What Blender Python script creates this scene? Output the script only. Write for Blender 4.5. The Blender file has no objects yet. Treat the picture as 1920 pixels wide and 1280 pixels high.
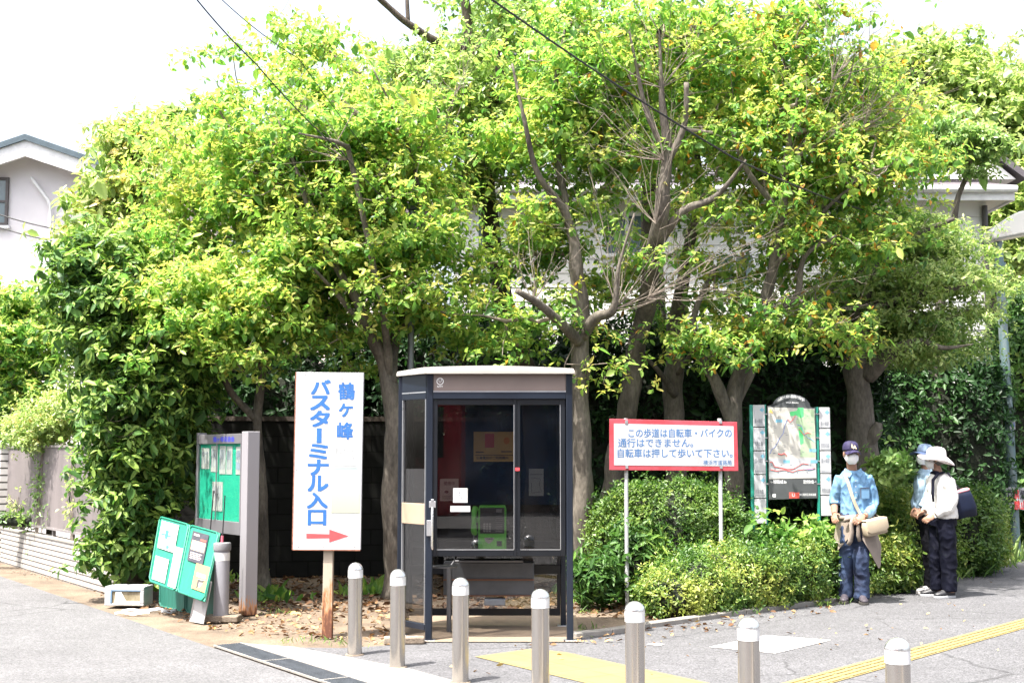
import bpy, bmesh, math, random
import numpy as np
from mathutils import Vector, Matrix, noise
rng = np.random.default_rng(11)
random.seed(5)
S = bpy.context.scene
COL = S.collection
rad = math.radians
# ------------------------------------------------------------ camera
H, F, PITCH = 1.58, 2400.0, math.atan(210 / 2400)
cd = bpy.data.cameras.new('camera')
cam = bpy.data.objects.new('camera', cd); COL.objects.link(cam)
cam.location = (0, 0, H); cam.rotation_euler = (math.pi / 2 + PITCH, 0, 0)
cd.sensor_width = 36; cd.lens = 36 * F / 1920; cd.clip_end = 600; cd.clip_start = .1
S.camera = cam
# ------------------------------------------------------------ light
SUN_EL, SUN_AZ = rad(66), (-.72, -.69)
W = bpy.data.worlds.new('World'); S.world = W; W.use_nodes = True
wn = W.node_tree; bg = wn.nodes['Background']
sky = wn.nodes.new('ShaderNodeTexSky'); sky.sky_type = 'NISHITA'; sky.sun_disc = False
sky.sun_elevation = SUN_EL; sky.sun_rotation = math.atan2(SUN_AZ[0], SUN_AZ[1])
sky.air_density = 1.0; sky.dust_density = 6.0; sky.ozone_density = 1.0
hs = wn.nodes.new('ShaderNodeHueSaturation'); hs.inputs['Saturation'].default_value = .5
wn.links.new(sky.outputs[0], hs.inputs['Color'])
wn.links.new(hs.outputs[0], bg.inputs['Color'])
bg.inputs['Strength'].default_value = .15
sl = bpy.data.lights.new('sun', 'SUN'); sl.energy = 4.6; sl.angle = rad(.6); sl.color = (1, .955, .88)
sun = bpy.data.objects.new('sun', sl); COL.objects.link(sun)
n_ = math.hypot(*SUN_AZ); ce = math.cos(SUN_EL)
sun.rotation_euler = Vector((-SUN_AZ[0] / n_ * ce, -SUN_AZ[1] / n_ * ce, -math.sin(SUN_EL))).to_track_quat('-Z', 'Y').to_euler()
sun.location = (-6, -6, 20)
S.view_settings.view_transform = 'Standard'; S.view_settings.look = 'None'
S.view_settings.exposure = 1.8; S.view_settings.gamma = 1
S.cycles.max_bounces = 8; S.cycles.transparent_max_bounces = 12; S.cycles.diffuse_bounces = 4
S.cycles.transmission_bounces = 6; S.cycles.glossy_bounces = 3
S.cycles.caustics_reflective = False; S.cycles.caustics_refractive = False
S.cycles.sample_clamp_indirect = 6
# ------------------------------------------------------------ helpers
cP, sP = math.cos(PITCH), math.sin(PITCH)
def ray(px, py):
    x = (px - 960) / F; y = (640 - py) / F
    return Vector((x, cP - y * sP, sP + y * cP))
def at(px, py, Y):
    d = ray(px, py); return Vector((0, 0, H)) + d * (Y / d.y)
def gnd(px, py, z=0.0):
    d = ray(px, py); p = Vector((0, 0, H)) + d * ((z - H) / d.z); return p
def tag(o, label=None, cat=None, group=None, kind=None):
    if label: o['label'] = label
    if cat: o['category'] = cat
    if group: o['group'] = group
    if kind: o['kind'] = kind
    return o
def thing(name, label, cat, loc=(0, 0, 0), rz=0, group=None):
    o = bpy.data.objects.new(name, None); COL.objects.link(o)
    o.location = loc; o.rotation_euler = (0, 0, rz); o.empty_display_size = .2
    return tag(o, label, cat, group)
def wmat(o):
    m = Matrix.Translation(o.location) @ o.rotation_euler.to_matrix().to_4x4()
    return wmat(o.parent) @ m if o.parent else m
def link(name, me, mat=None, parent=None, world=False):
    if mat is not None and not me.materials: me.materials.append(mat)
    o = bpy.data.objects.new(name, me); COL.objects.link(o)
    if parent is not None:
        if world: me.transform(wmat(parent).inverted())
        o.parent = parent
    return o
class MB:
    def __init__(s): s.v = []; s.f = []
    def add(s, vs, fs, m=None):
        k = len(s.v)
        s.v += [tuple(m @ Vector(p)) if m is not None else tuple(p) for p in vs]
        s.f += [tuple(i + k for i in f) for f in fs]; return s
    def box(s, c, d, m=None, rot=None):
        x, y, z = d[0] / 2, d[1] / 2, d[2] / 2
        vs = [Vector(p) for p in [(-x,-y,-z),(x,-y,-z),(x,y,-z),(-x,y,-z),(-x,-y,z),(x,-y,z),(x,y,z),(-x,y,z)]]
        if rot is not None: vs = [rot @ p for p in vs]
        vs = [p + Vector(c) for p in vs]
        return s.add(vs, [(0,3,2,1),(4,5,6,7),(0,1,5,4),(1,2,6,5),(2,3,7,6),(3,0,4,7)], m)
    def bb(s, x0, x1, y0, y1, z0, z1, m=None):
        return s.box(((x0+x1)/2, (y0+y1)/2, (z0+z1)/2), (abs(x1-x0), abs(y1-y0), abs(z1-z0)), m)
    def rings(s, rs, cap=True, m=None, closed=False):
        n = len(rs[0]); vs = [p for r in rs for p in r]; fs = []
        for i in range(len(rs) - 1 + (1 if closed else 0)):
            a, b = i * n, ((i + 1) % len(rs)) * n
            for k in range(n): fs.append((a + k, a + (k + 1) % n, b + (k + 1) % n, b + k))
        if cap and not closed:
            fs.append(tuple(range(n - 1, -1, -1))); fs.append(tuple((len(rs) - 1) * n + k for k in range(n)))
        return s.add(vs, fs, m)
    def tube(s, pts, rr, n=8, cap=True, m=None, flat=1.0):
        pts = [Vector(p) for p in pts]
        if not hasattr(rr, '__len__'): rr = [rr] * len(pts)
        rs = []; u = None
        for i, p in enumerate(pts):
            t = (pts[min(i + 1, len(pts) - 1)] - pts[max(i - 1, 0)])
            if t.length < 1e-9: t = Vector((0, 0, 1))
            t.normalize()
            if u is None: u = t.orthogonal().normalized() if abs(t.z) < .99 else Vector((1, 0, 0))
            u = (u - t * u.dot(t)).normalized(); w = t.cross(u)
            rs.append([p + (u * math.cos(2*math.pi*k/n) + w * math.sin(2*math.pi*k/n) * flat) * rr[i] for k in range(n)])
        return s.rings(rs, cap, m)
    def lathe(s, prof, c=(0, 0, 0), n=24, m=None):
        c = Vector(c)
        rs = [[c + Vector((r * math.cos(2*math.pi*k/n), r * math.sin(2*math.pi*k/n), z)) for k in range(n)] for r, z in prof]
        return s.rings(rs, True, m)
    def ell(s, c, r, nu=14, nv=9, m=None, rot=None):
        c = Vector(c); rs = []
        for j in range(nv + 1):
            ph = -math.pi/2 + math.pi * min(max(j / nv, .02), .98)
            ring = []
            for k in range(nu):
                th = 2*math.pi*k/nu
                p = Vector((r[0]*math.cos(ph)*math.cos(th), r[1]*math.cos(ph)*math.sin(th), r[2]*math.sin(ph)))
                ring.append(c + (rot @ p if rot is not None else p))
            rs.append(ring)
        return s.rings(rs, True, m)
    def prism(s, poly, y0, y1, m=None):      # outline in x,z ; thickness along y
        n = len(poly)
        vs = [(x, y0, z) for x, z in poly] + [(x, y1, z) for x, z in poly]
        fs = [tuple(range(n)), tuple(range(2*n - 1, n - 1, -1))] + [(k, k + n, (k + 1) % n + n, (k + 1) % n) for k in range(n)]
        return s.add(vs, fs, m)
    def sheet(s, poly, z, m=None, t=0):     # horizontal polygon
        if t == 0: return s.add([(p[0], p[1], z) for p in poly], [tuple(range(len(poly)))], m)
        n = len(poly)
        vs = [(p[0], p[1], z) for p in poly] + [(p[0], p[1], z - t) for p in poly]
        return s.add(vs, [tuple(range(n)), tuple(range(2*n-1, n-1, -1))] + [(k, k+n, (k+1) % n + n, (k+1) % n) for k in range(n)], m)
    def mesh(s, name, smooth=False, bevel=0, seg=2, ang=35):
        me = bpy.data.meshes.new(name); me.from_pydata(s.v, [], s.f); me.update()
        bm = bmesh.new(); bm.from_mesh(me)
        bmesh.ops.recalc_face_normals(bm, faces=bm.faces)
        if bevel:
            es = [e for e in bm.edges if len(e.link_faces) == 2 and e.calc_face_angle(0) > rad(ang)]
            bmesh.ops.bevel(bm, geom=es, offset=bevel, segments=seg, profile=.5, affect='EDGES', clamp_overlap=True)
        bm.to_mesh(me); bm.free()
        if smooth:
            me.polygons.foreach_set('use_smooth', [True] * len(me.polygons))
            if smooth != 'all': me.set_sharp_from_angle(angle=rad(smooth if smooth is not True else 40))
        return me
    def build(s, name, mat, parent=None, world=False, smooth=False, bevel=0, seg=2, ang=35):
        return link(name, s.mesh(name, smooth, bevel, seg, ang), mat, parent, world)
def cat(pts, n):                             # catmull-rom resample of (x,y,z,r)
    P = np.array(pts, float)
    if len(P) < 2: return P
    Q = np.vstack([2*P[0]-P[1], P, 2*P[-1]-P[-2]]); out = []
    for i in range(len(P) - 1):
        a, b, c, d = Q[i], Q[i+1], Q[i+2], Q[i+3]
        for t in np.linspace(0, 1, n, endpoint=False):
            out.append(.5*((2*b)+(-a+c)*t+(2*a-5*b+4*c-d)*t*t+(-a+3*b-3*c+d)*t**3))
    out.append(P[-1]); return np.array(out)
# ------------------------------------------------------------ materials
def nodes(name):
    m = bpy.data.materials.new(name); m.use_nodes = True
    nt = m.node_tree; b = nt.nodes['Principled BSDF']; return m, nt, b
def N(nt, t, **kw):
    n = nt.nodes.new(t)
    for k, v in kw.items():
        if hasattr(n, k) and k not in n.inputs: setattr(n, k, v)
        else: n.inputs[k].default_value = v
    return n
def c4(c): return (c[0], c[1], c[2], 1)
def M(name, col, rough=.6, metal=0., var=.12, scale=6., bump=.0, bscale=40., col2=None, lo=.35, hi=.65, spec=.5, stretch=None, fine=0., coat=0.):
    m, nt, b = nodes(name); L = nt.links.new
    tc = N(nt, 'ShaderNodeTexCoord'); src = tc.outputs['Object']
    if stretch:
        mp = N(nt, 'ShaderNodeMapping'); mp.inputs['Scale'].default_value = stretch; L(src, mp.inputs[0]); src = mp.outputs[0]
    no = N(nt, 'ShaderNodeTexNoise', Scale=scale, Detail=6.0, Roughness=.62); L(src, no.inputs['Vector'])
    cr = N(nt, 'ShaderNodeValToRGB')
    a = col2 if col2 else tuple(x * (1 - var) for x in col); z = col if col2 else tuple(min(1, x * (1 + var)) for x in col)
    cr.color_ramp.elements[0].position = lo; cr.color_ramp.elements[0].color = c4(a)
    cr.color_ramp.elements[1].position = hi; cr.color_ramp.elements[1].color = c4(z)
    L(no.outputs['Fac'], cr.inputs[0]); out = cr.outputs[0]
    if fine:
        n2 = N(nt, 'ShaderNodeTexNoise', Scale=bscale * 2, Detail=2.0); L(src, n2.inputs['Vector'])
        r2 = N(nt, 'ShaderNodeMapRange'); r2.inputs[1].default_value = .3; r2.inputs[2].default_value = .7
        r2.inputs[3].default_value = 1 - fine; r2.inputs[4].default_value = 1 + fine
        L(n2.outputs['Fac'], r2.inputs[0])
        mx = N(nt, 'ShaderNodeVectorMath', operation='SCALE'); L(out, mx.inputs[0]); L(r2.outputs[0], mx.inputs['Scale']); out = mx.outputs[0]
    L(out, b.inputs['Base Color'])
    rr = N(nt, 'ShaderNodeMapRange'); rr.inputs[3].default_value = max(.02, rough - .1); rr.inputs[4].default_value = min(1, rough + .1)
    L(no.outputs['Fac'], rr.inputs[0]); L(rr.outputs[0], b.inputs['Roughness'])
    b.inputs['Metallic'].default_value = metal; b.inputs['Specular IOR Level'].default_value = spec
    b.inputs['Coat Weight'].default_value = coat
    if bump:
        nb = N(nt, 'ShaderNodeTexNoise', Scale=bscale, Detail=4.0); L(src, nb.inputs['Vector'])
        bp = N(nt, 'ShaderNodeBump', Strength=bump, Distance=.02); L(nb.outputs['Fac'], bp.inputs['Height']); L(bp.outputs[0], b.inputs['Normal'])
    return m
def leafmat(name, ramp, trans=.4, rough=.38, spec=.5, tint=(1.08, 1.24, .8)):
    m, nt, b = nodes(name); L = nt.links.new
    at_ = N(nt, 'ShaderNodeAttribute', attribute_name='tone')
    cr = N(nt, 'ShaderNodeValToRGB'); els = cr.color_ramp.elements
    while len(els) < len(ramp): els.new(.5)
    for e, (p, c) in zip(els, ramp): e.position = p; e.color = c4(c)
    L(at_.outputs['Fac'], cr.inputs[0]); L(cr.outputs[0], b.inputs['Base Color'])
    b.inputs['Roughness'].default_value = rough; b.inputs['Specular IOR Level'].default_value = spec
    tr = N(nt, 'ShaderNodeBsdfTranslucent')
    vm = N(nt, 'ShaderNodeVectorMath', operation='MULTIPLY'); vm.inputs[1].default_value = tint
    L(cr.outputs[0], vm.inputs[0]); L(vm.outputs[0], tr.inputs['Color'])
    mx = N(nt, 'ShaderNodeMixShader'); mx.inputs[0].default_value = trans
    L(b.outputs[0], mx.inputs[1]); L(tr.outputs[0], mx.inputs[2])
    L(mx.outputs[0], nt.nodes['Material Output'].inputs['Surface'])
    return m
def glassmat(name, tint=(1, 1, 1), rough=0.0, refl=1.0):
    m, nt, b = nodes(name); L = nt.links.new
    fr = N(nt, 'ShaderNodeFresnel', IOR=1.5); ge = N(nt, 'ShaderNodeNewGeometry')
    io = N(nt, 'ShaderNodeMapRange'); io.inputs[3].default_value = 1.5; io.inputs[4].default_value = 1 / 1.5; L(ge.outputs['Backfacing'], io.inputs[0]); L(io.outputs[0], fr.inputs['IOR'])
    no = N(nt, 'ShaderNodeTexNoise', Scale=3.0, Detail=5.0)
    tc = N(nt, 'ShaderNodeTexCoord'); L(tc.outputs['Object'], no.inputs['Vector'])
    tp = N(nt, 'ShaderNodeBsdfTransparent'); tp.inputs[0].default_value = c4(tint)
    gl = N(nt, 'ShaderNodeBsdfGlossy'); gl.inputs['Roughness'].default_value = rough
    mu = N(nt, 'ShaderNodeMath', operation='MULTIPLY'); mu.inputs[1].default_value = refl; L(fr.outputs[0], mu.inputs[0])
    mx = N(nt, 'ShaderNodeMixShader'); L(mu.outputs[0], mx.inputs[0]); L(tp.outputs[0], mx.inputs[1]); L(gl.outputs[0], mx.inputs[2])
    df = N(nt, 'ShaderNodeBsdfDiffuse'); df.inputs[0].default_value = (.5, .48, .45, 1)
    mr = N(nt, 'ShaderNodeMapRange'); mr.inputs[1].default_value = .45; mr.inputs[2].default_value = .8; mr.inputs[3].default_value = .001; mr.inputs[4].default_value = .008
    L(no.outputs['Fac'], mr.inputs[0])
    m2 = N(nt, 'ShaderNodeMixShader'); L(mr.outputs[0], m2.inputs[0]); L(mx.outputs[0], m2.inputs[1]); L(df.outputs[0], m2.inputs[2])
    L(m2.outputs[0], nt.nodes['Material Output'].inputs['Surface'])
    return m
# text: real glyph outlines, baked to thin meshes standing in x,z and facing -y
_tc = {}
BOLD = [(0, 0), (-1, -1), (1, -1), (1, 1), (-1, 1)]
def glyphs(s, bold=0.0):
    k = s
    if k in _tc: return _tc[k]
    cu = bpy.data.curves.new('glyph', 'FONT'); cu.body = s; cu.size = 1; cu.resolution_u = 3
    ob = bpy.data.objects.new('glyph', cu); COL.objects.link(ob)
    dg = bpy.context.evaluated_depsgraph_get(); me = bpy.data.meshes.new_from_object(ob.evaluated_get(dg))
    v = np.array([p.co[:] for p in me.vertices]).reshape(-1, 3); f = [tuple(p.vertices) for p in me.polygons]
    bpy.data.objects.remove(ob); bpy.data.curves.remove(cu); bpy.data.meshes.remove(me)
    _tc[k] = (v, f); return v, f
def put_line(mb, s, x, z, h, y=-.001, align='L', bold=.0, width=None, m=None):
    v, f = glyphs(s, bold)
    if len(v) == 0: return
    v = v.copy(); w0, w1 = v[:, 0].min(), v[:, 0].max(); k = h
    sx = (width / (w1 - w0)) if width else k
    ox = {'L': w0, 'C': (w0 + w1) / 2, 'R': w1}[align]
    for i, (du, dv_) in enumerate(BOLD if bold else BOLD[:1]): mb.add([((a - ox) * sx + x + du * bold * h, y - i * .00012, b * k + z + dv_ * bold * h) for a, b, _ in v], f, m)
def put_cell(mb, ch, cx, cz, w, h, y=-.001, bold=.0, rot=False, m=None):
    v, f = glyphs(ch, bold); v = v.copy()
    if rot: v[:, [0, 1]] = np.stack([v[:, 1], -v[:, 0]], 1)
    lo, hi = v.min(0), v.max(0); c = (lo + hi) / 2
    for i, (du, dv_) in enumerate(BOLD if bold else BOLD[:1]): mb.add([((a - c[0] + du * bold) * w + cx, y - i * .00012, (b - c[1] + dv_ * bold) * h + cz) for a, b, _ in v], f, m)
def letters(name, mb, mat, parent): return mb.build(name, mat, parent)
# leaves: one folded six-point blade each, all of one crown in one mesh
def leaf_mesh(name, P, D, Nn, L, Wd, tone, fold=.16, curl=.12):
    n = len(P); D = D / np.linalg.norm(D, axis=1, keepdims=True)
    Sd = np.cross(D, Nn); Sd /= (np.linalg.norm(Sd, axis=1, keepdims=True) + 1e-9); Nn = np.cross(Sd, D)
    L = L[:, None]; Wd = Wd[:, None]
    V = np.empty((n, 6, 3), np.float32)
    V[:, 0] = P
    a = P + D * L * .34; b = P + D * L * .70 - Nn * L * curl * .45
    V[:, 1] = a + Sd * Wd * .5 + Nn * Wd * fold; V[:, 5] = a - Sd * Wd * .5 + Nn * Wd * fold
    V[:, 2] = b + Sd * Wd * .42 + Nn * Wd * fold * .8; V[:, 4] = b - Sd * Wd * .42 + Nn * Wd * fold * .8
    V[:, 3] = P + D * L - Nn * L * curl
    base = (np.arange(n) * 6)[:, None]
    q = np.concatenate([base + np.array([[0, 1, 2, 3]]), base + np.array([[0, 3, 4, 5]])], 1).reshape(-1).astype(np.int32)
    me = bpy.data.meshes.new(name)
    me.vertices.add(n * 6); me.vertices.foreach_set('co', V.reshape(-1))
    me.loops.add(n * 8); me.loops.foreach_set('vertex_index', q)
    me.polygons.add(n * 2); me.polygons.foreach_set('loop_start', np.arange(0, n * 8, 4, dtype=np.int32))
    me.update(calc_edges=True)
    at_ = me.attributes.new('tone', 'FLOAT', 'POINT'); at_.data.foreach_set('value', np.repeat(tone.astype(np.float32), 6))
    return me
def unit(n):
    v = rng.normal(size=(n, 3)); return v / np.linalg.norm(v, axis=1, keepdims=True)
def whorls(C, A, k, e_mu, e_sd, L, Lsd, wr, tone, off=0.01):
    """k leaves round each centre C about the axis A, raised e_mu degrees above the plane across it"""
    n = len(C); A = A / np.linalg.norm(A, axis=1, keepdims=True)
    ref = np.where(np.abs(A[:, 2:3]) < .9, np.array([[0, 0, 1.]]), np.array([[1., 0, 0]]))
    U = np.cross(A, ref); U /= np.linalg.norm(U, axis=1, keepdims=True); Vv = np.cross(A, U)
    az = (np.arange(k)[None] * 2*np.pi/k + rng.uniform(0, 6.28, (n, 1)) + rng.normal(0, .6, (n, k))).reshape(-1)
    e = np.radians(rng.normal(e_mu, e_sd * 1.35, n * k))
    C, A, U, Vv = [np.repeat(x, k, 0) for x in (C, A, U, Vv)]
    R = U * np.cos(az)[:, None] + Vv * np.sin(az)[:, None]
    D = R * np.cos(e)[:, None] + A * np.sin(e)[:, None]
    Nn = A * np.cos(e)[:, None] - R * np.sin(e)[:, None] + rng.normal(0, .25, (n * k, 3))
    l = L * np.exp(rng.normal(0, Lsd, n * k)); t = np.repeat(tone, k) + rng.normal(0, .07, n * k)
    P = C + D * off + rng.normal(0, .012, (n * k, 3)); w = l * wr * rng.uniform(.72, 1.25, n * k); q = rng.uniform(0, 1, n * k) < .88
    return P[q], D[q], Nn[q], l[q], w[q], t[q]
def cat_leaves(ls): return [np.concatenate(x) for x in zip(*ls)]
def in_blobs(blobs, n, shell=.45):
    w = np.array([b[1][0] * b[1][1] * b[1][2] * (b[2] if len(b) > 2 else 1) for b in blobs]); w /= w.sum()
    idx = rng.choice(len(blobs), n, p=w); d = unit(n); r = rng.uniform(0, 1, n) ** shell
    c = np.array([b[0][:] for b in blobs])[idx]; R = np.array([b[1] for b in blobs])[idx]
    return c + d * R * r[:, None], d
# ------------------------------------------------------------ shared materials
def asphalt(name, col, spk=.5, crack=True):
    m, nt, b = nodes(name); L = nt.links.new
    tc = N(nt, 'ShaderNodeTexCoord'); src = tc.outputs['Object']
    vo = N(nt, 'ShaderNodeTexVoronoi', Scale=95.0); L(src, vo.inputs['Vector'])
    n1 = N(nt, 'ShaderNodeTexNoise', Scale=.9, Detail=8.0, Roughness=.65); L(src, n1.inputs['Vector'])
    n2 = N(nt, 'ShaderNodeTexNoise', Scale=7.0, Detail=5.0, Roughness=.7); L(src, n2.inputs['Vector'])
    hsv = N(nt, 'ShaderNodeSeparateColor'); L(vo.outputs['Color'], hsv.inputs[0])
    a = N(nt, 'ShaderNodeMapRange'); a.inputs[3].default_value = 1 - spk; a.inputs[4].default_value = 1 + spk; L(hsv.outputs[0], a.inputs[0])
    p = N(nt, 'ShaderNodeMapRange'); p.inputs[1].default_value = .3; p.inputs[2].default_value = .7; p.inputs[3].default_value = .82; p.inputs[4].default_value = 1.14; L(n1.outputs['Fac'], p.inputs[0])
    q = N(nt, 'ShaderNodeMapRange'); q.inputs[1].default_value = .3; q.inputs[2].default_value = .7; q.inputs[3].default_value = .9; q.inputs[4].default_value = 1.1; L(n2.outputs['Fac'], q.inputs[0])
    mu = N(nt, 'ShaderNodeMath', operation='MULTIPLY'); L(a.outputs[0], mu.inputs[0]); L(p.outputs[0], mu.inputs[1])
    mv = N(nt, 'ShaderNodeMath', operation='MULTIPLY'); L(mu.outputs[0], mv.inputs[0]); L(q.outputs[0], mv.inputs[1])
    sc = N(nt, 'ShaderNodeVectorMath', operation='SCALE'); sc.inputs[0].default_value = col; L(mv.outputs[0], sc.inputs['Scale'])
    L(sc.outputs[0], b.inputs['Base Color']); b.inputs['Roughness'].default_value = .85
    dn = N(nt, 'ShaderNodeTexNoise', Scale=2.2, Detail=4.0); L(src, dn.inputs['Vector'])
    dv_ = N(nt, 'ShaderNodeVectorMath', operation='MULTIPLY_ADD'); dv_.inputs[1].default_value = (.35, .35, 0); L(dn.outputs['Color'], dv_.inputs[0]); L(src, dv_.inputs[2])
    ck = N(nt, 'ShaderNodeTexVoronoi', Scale=.55, feature='DISTANCE_TO_EDGE'); L(dv_.outputs[0], ck.inputs['Vector'])
    c1 = N(nt, 'ShaderNodeMapRange'); c1.inputs[1].default_value = .002; c1.inputs[2].default_value = .010; c1.inputs[3].default_value = .55; c1.inputs[4].default_value = 1.0; L(ck.outputs['Distance'], c1.inputs[0])
    st_ = N(nt, 'ShaderNodeTexNoise', Scale=.45, Detail=3.0); L(src, st_.inputs['Vector'])
    c2 = N(nt, 'ShaderNodeMapRange'); c2.inputs[1].default_value = .46; c2.inputs[2].default_value = .54; L(st_.outputs['Fac'], c2.inputs[0])
    c3 = N(nt, 'ShaderNodeMix'); c3.inputs['A'].default_value = 1.0; L(c2.outputs[0], c3.inputs['Factor']); L(c1.outputs[0], c3.inputs['B'])
    cm = N(nt, 'ShaderNodeMath', operation='MULTIPLY'); L(mv.outputs[0], cm.inputs[0]); L(c3.outputs['Result'], cm.inputs[1]); L(cm.outputs[0], sc.inputs['Scale'])
    bp = N(nt, 'ShaderNodeBump', Strength=.5, Distance=.006); L(vo.outputs['Distance'], bp.inputs['Height']); L(bp.outputs[0], b.inputs['Normal'])
    return m
mt_road = asphalt('worn_asphalt', (.093, .0915, .095), .42)
mt_path = asphalt('path_asphalt', (.084, .083, .088), .5)
mt_dirt = M('dry_earth', (.165, .122, .085), .95, col2=(.085, .062, .043), scale=2.2, bump=.6, bscale=30, fine=.25)
mt_conc = M('pale_concrete', (.22, .205, .185), .9, var=.2, scale=3, bump=.25, bscale=60, fine=.15)
mt_conc_d = M('old_concrete', (.15, .115, .085), .9, col2=(.23, .19, .15), scale=7, bump=.4, bscale=40, fine=.2)
mt_steel = M('brushed_steel', (.47, .445, .42), .24, metal=.95, var=.06, scale=5, stretch=(1, 1, .15))
mt_steel_c = M('bright_steel', (.66, .66, .66), .26, metal=.9, var=.05, scale=12)
mt_tape = M('pale_reflective_tape', (.62, .62, .62), .45, var=.1, scale=30, spec=.6)
mt_iron = M('galvanised_iron', (.06, .068, .08), .55, metal=.3, var=.2, scale=9)
mt_white = M('white_paint', (.375, .38, .395), .42, var=.05, scale=3, col2=(.29, .285, .28), lo=.26, hi=.46, fine=.03, bscale=40)
mt_yel = M('yellow_tactile', (.235, .185, .070), .8, col2=(.195, .155, .065), scale=5, fine=.18, bscale=60)
def tiled(name, col, w, ang):
    m, nt, b = nodes(name); L = nt.links.new; tc = N(nt, 'ShaderNodeTexCoord'); mp = N(nt, 'ShaderNodeMapping'); mp.inputs['Rotation'].default_value = (0, 0, ang); L(tc.outputs['Object'], mp.inputs[0])
    br = N(nt, 'ShaderNodeTexBrick'); br.offset = 0; L(mp.outputs[0], br.inputs['Vector'])
    for k_, v in (('Color1', c4(col)), ('Color2', c4([x * .88 for x in col])), ('Mortar', c4([x * .45 for x in col])), ('Scale', 1.0), ('Mortar Size', .004), ('Brick Width', w), ('Row Height', w), ('Bias', 0.0)): br.inputs[k_].default_value = v
    no = N(nt, 'ShaderNodeTexNoise', Scale=5.0, Detail=8.0, Roughness=.7); L(tc.outputs['Object'], no.inputs['Vector']); mr = N(nt, 'ShaderNodeMapRange'); mr.inputs[1].default_value = .3; mr.inputs[2].default_value = .7; mr.inputs[3].default_value = .78; mr.inputs[4].default_value = 1.08; L(no.outputs['Fac'], mr.inputs[0])
    sc = N(nt, 'ShaderNodeVectorMath', operation='SCALE'); L(br.outputs['Color'], sc.inputs[0]); L(mr.outputs[0], sc.inputs['Scale']); L(sc.outputs[0], b.inputs['Base Color']); b.inputs['Roughness'].default_value = .8; return m
mt_roadw = M('worn_white_marking', (.42, .41, .40), .8, col2=(.25, .21, .19), lo=.3, hi=.48, scale=6, fine=.12)
mt_black = M('black_rubber', (.012, .012, .014), .6, var=.1)
mt_bark = M('grey_brown_bark', (.150, .130, .106), .9, col2=(.048, .040, .032), scale=5, bump=.9, bscale=22, stretch=(1, 1, .35), fine=.25)
mt_bark_d = M('dark_bark', (.075, .058, .046), .9, col2=(.04, .03, .025), scale=6, bump=.9, bscale=22, stretch=(1, 1, .35), fine=.2)
mt_twig = M('bare_twig', (.20, .165, .135), .9, var=.25, scale=10)
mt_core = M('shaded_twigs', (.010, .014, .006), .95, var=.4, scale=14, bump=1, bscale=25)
# ------------------------------------------------------------ ground
MB().sheet([(-120, -60), (120, -60), (120, 300), (-120, 300)], -.012).build('ground', mt_dirt)['kind'] = 'structure'
def G(*ps, z=0): return [gnd(px, py, z)[:2] for px, py in ps]
d_ = Vector((-5.73, 8.4)).normalized(); e0 = Vector((-1.17, 8.8))
def rd(t, off=0): p = e0 + d_ * t; return (p.x + d_.y * off, p.y - d_.x * off)
MB().sheet([rd(-14), rd(30), rd(70, -1), (-120, 90), (-120, -60), (20, -60), (14, -6)], -.004).build('road', mt_road)['kind'] = 'structure'
kerb_px = [(1080, 1196), (1150, 1189), (1220, 1177), (1310, 1164), (1400, 1151), (1480, 1141), (1560, 1130), (1640, 1114), (1720, 1097), (1800, 1079), (1920, 1050)]
kw = [Vector(p) for p in G(*kerb_px)]
kw.append(kw[-1] + (kw[-1] - kw[-2]) * 6)
front = [Vector(p) for p in G((520, 1212), (640, 1214), (745, 1208), (760, 1203), (1080, 1201))]
pav = [rd(-14, .262), rd(-2.2, .262)] + [tuple(p) for p in front] + [tuple(p) for p in kw] + [(60, 40), (60, -20), (14, -12)]
MB().sheet(pav, .000).build('pavement', mt_path)['kind'] = 'structure'
# kerb stones along the planting bed: short pale lengths with joints
kb = MB()
for i in range(len(kw) - 1):
    a, b = kw[i], kw[i + 1]; t = (b - a); ln = t.length; t.normalize(); nrm = Vector((-t.y, t.x)); k = max(1, round(ln / .6))
    for j in range(k):
        p = a + t * (ln * j / k + .006); q = a + t * (ln * (j + 1) / k - .006)
        kb.sheet([p, q, q + nrm * .11, p + nrm * .11], .045, t=.05)
kb.build('kerb', mt_conc, bevel=.008)['kind'] = 'structure'
# concrete apron beside the drain
MB().sheet([rd(-9, .262), rd(2.35, .262), rd(1.9, .55), rd(.4, .80), rd(-9, .85)], .004).build('concrete_apron', mt_conc)['kind'] = 'structure'
MB().sheet(G((748, 1204), (1090, 1204), (1078, 1150), (770, 1150)), .008).build('booth_slab', M('booth_slab_concrete', (.22, .165, .115), .9, col2=(.17, .125, .09), scale=4, fine=.12, bump=.2))['kind'] = 'structure'
MB().sheet(G((890, 1231), (998, 1216), (1062, 1223), (1420, 1300), (1180, 1300)), .005).build('yellow_paving', tiled('yellow_tiles', (.225, .18, .072), .3, -.62))['kind'] = 'structure'
tp = MB(); A0, A1 = gnd(1472, 1279), gnd(1920, 1159); B0, B1 = gnd(1566, 1279), gnd(1920, 1181)
A0, A1, B0, B1 = [Vector(p[:2]) for p in (A0, A1, B0, B1)]
dA = (A1 - A0).normalized(); A0 -= dA * 4; A1 += dA * 9; nA = Vector((dA.y, -dA.x)); wid = abs((B0 - A0).dot(nA))
tp.sheet([A0, A1, A1 + nA * wid, A0 + nA * wid], .005)
mark = tp.build('tactile_strip', mt_yel); mark['kind'] = 'structure'
rb = MB()
for k in range(4):
    o = nA * wid * (.14 + .24 * k); L_ = (A1 - A0).length; s = 0
    while s < L_:
        p = A0 + dA * (s + .02) + o; q = A0 + dA * min(s + .28, L_) + o; rb.sheet([p, q, q + nA * .022, p + nA * .022], .011, t=.008); s += .3
rb.build('tactile_ribs', mt_yel, mark)
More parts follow.
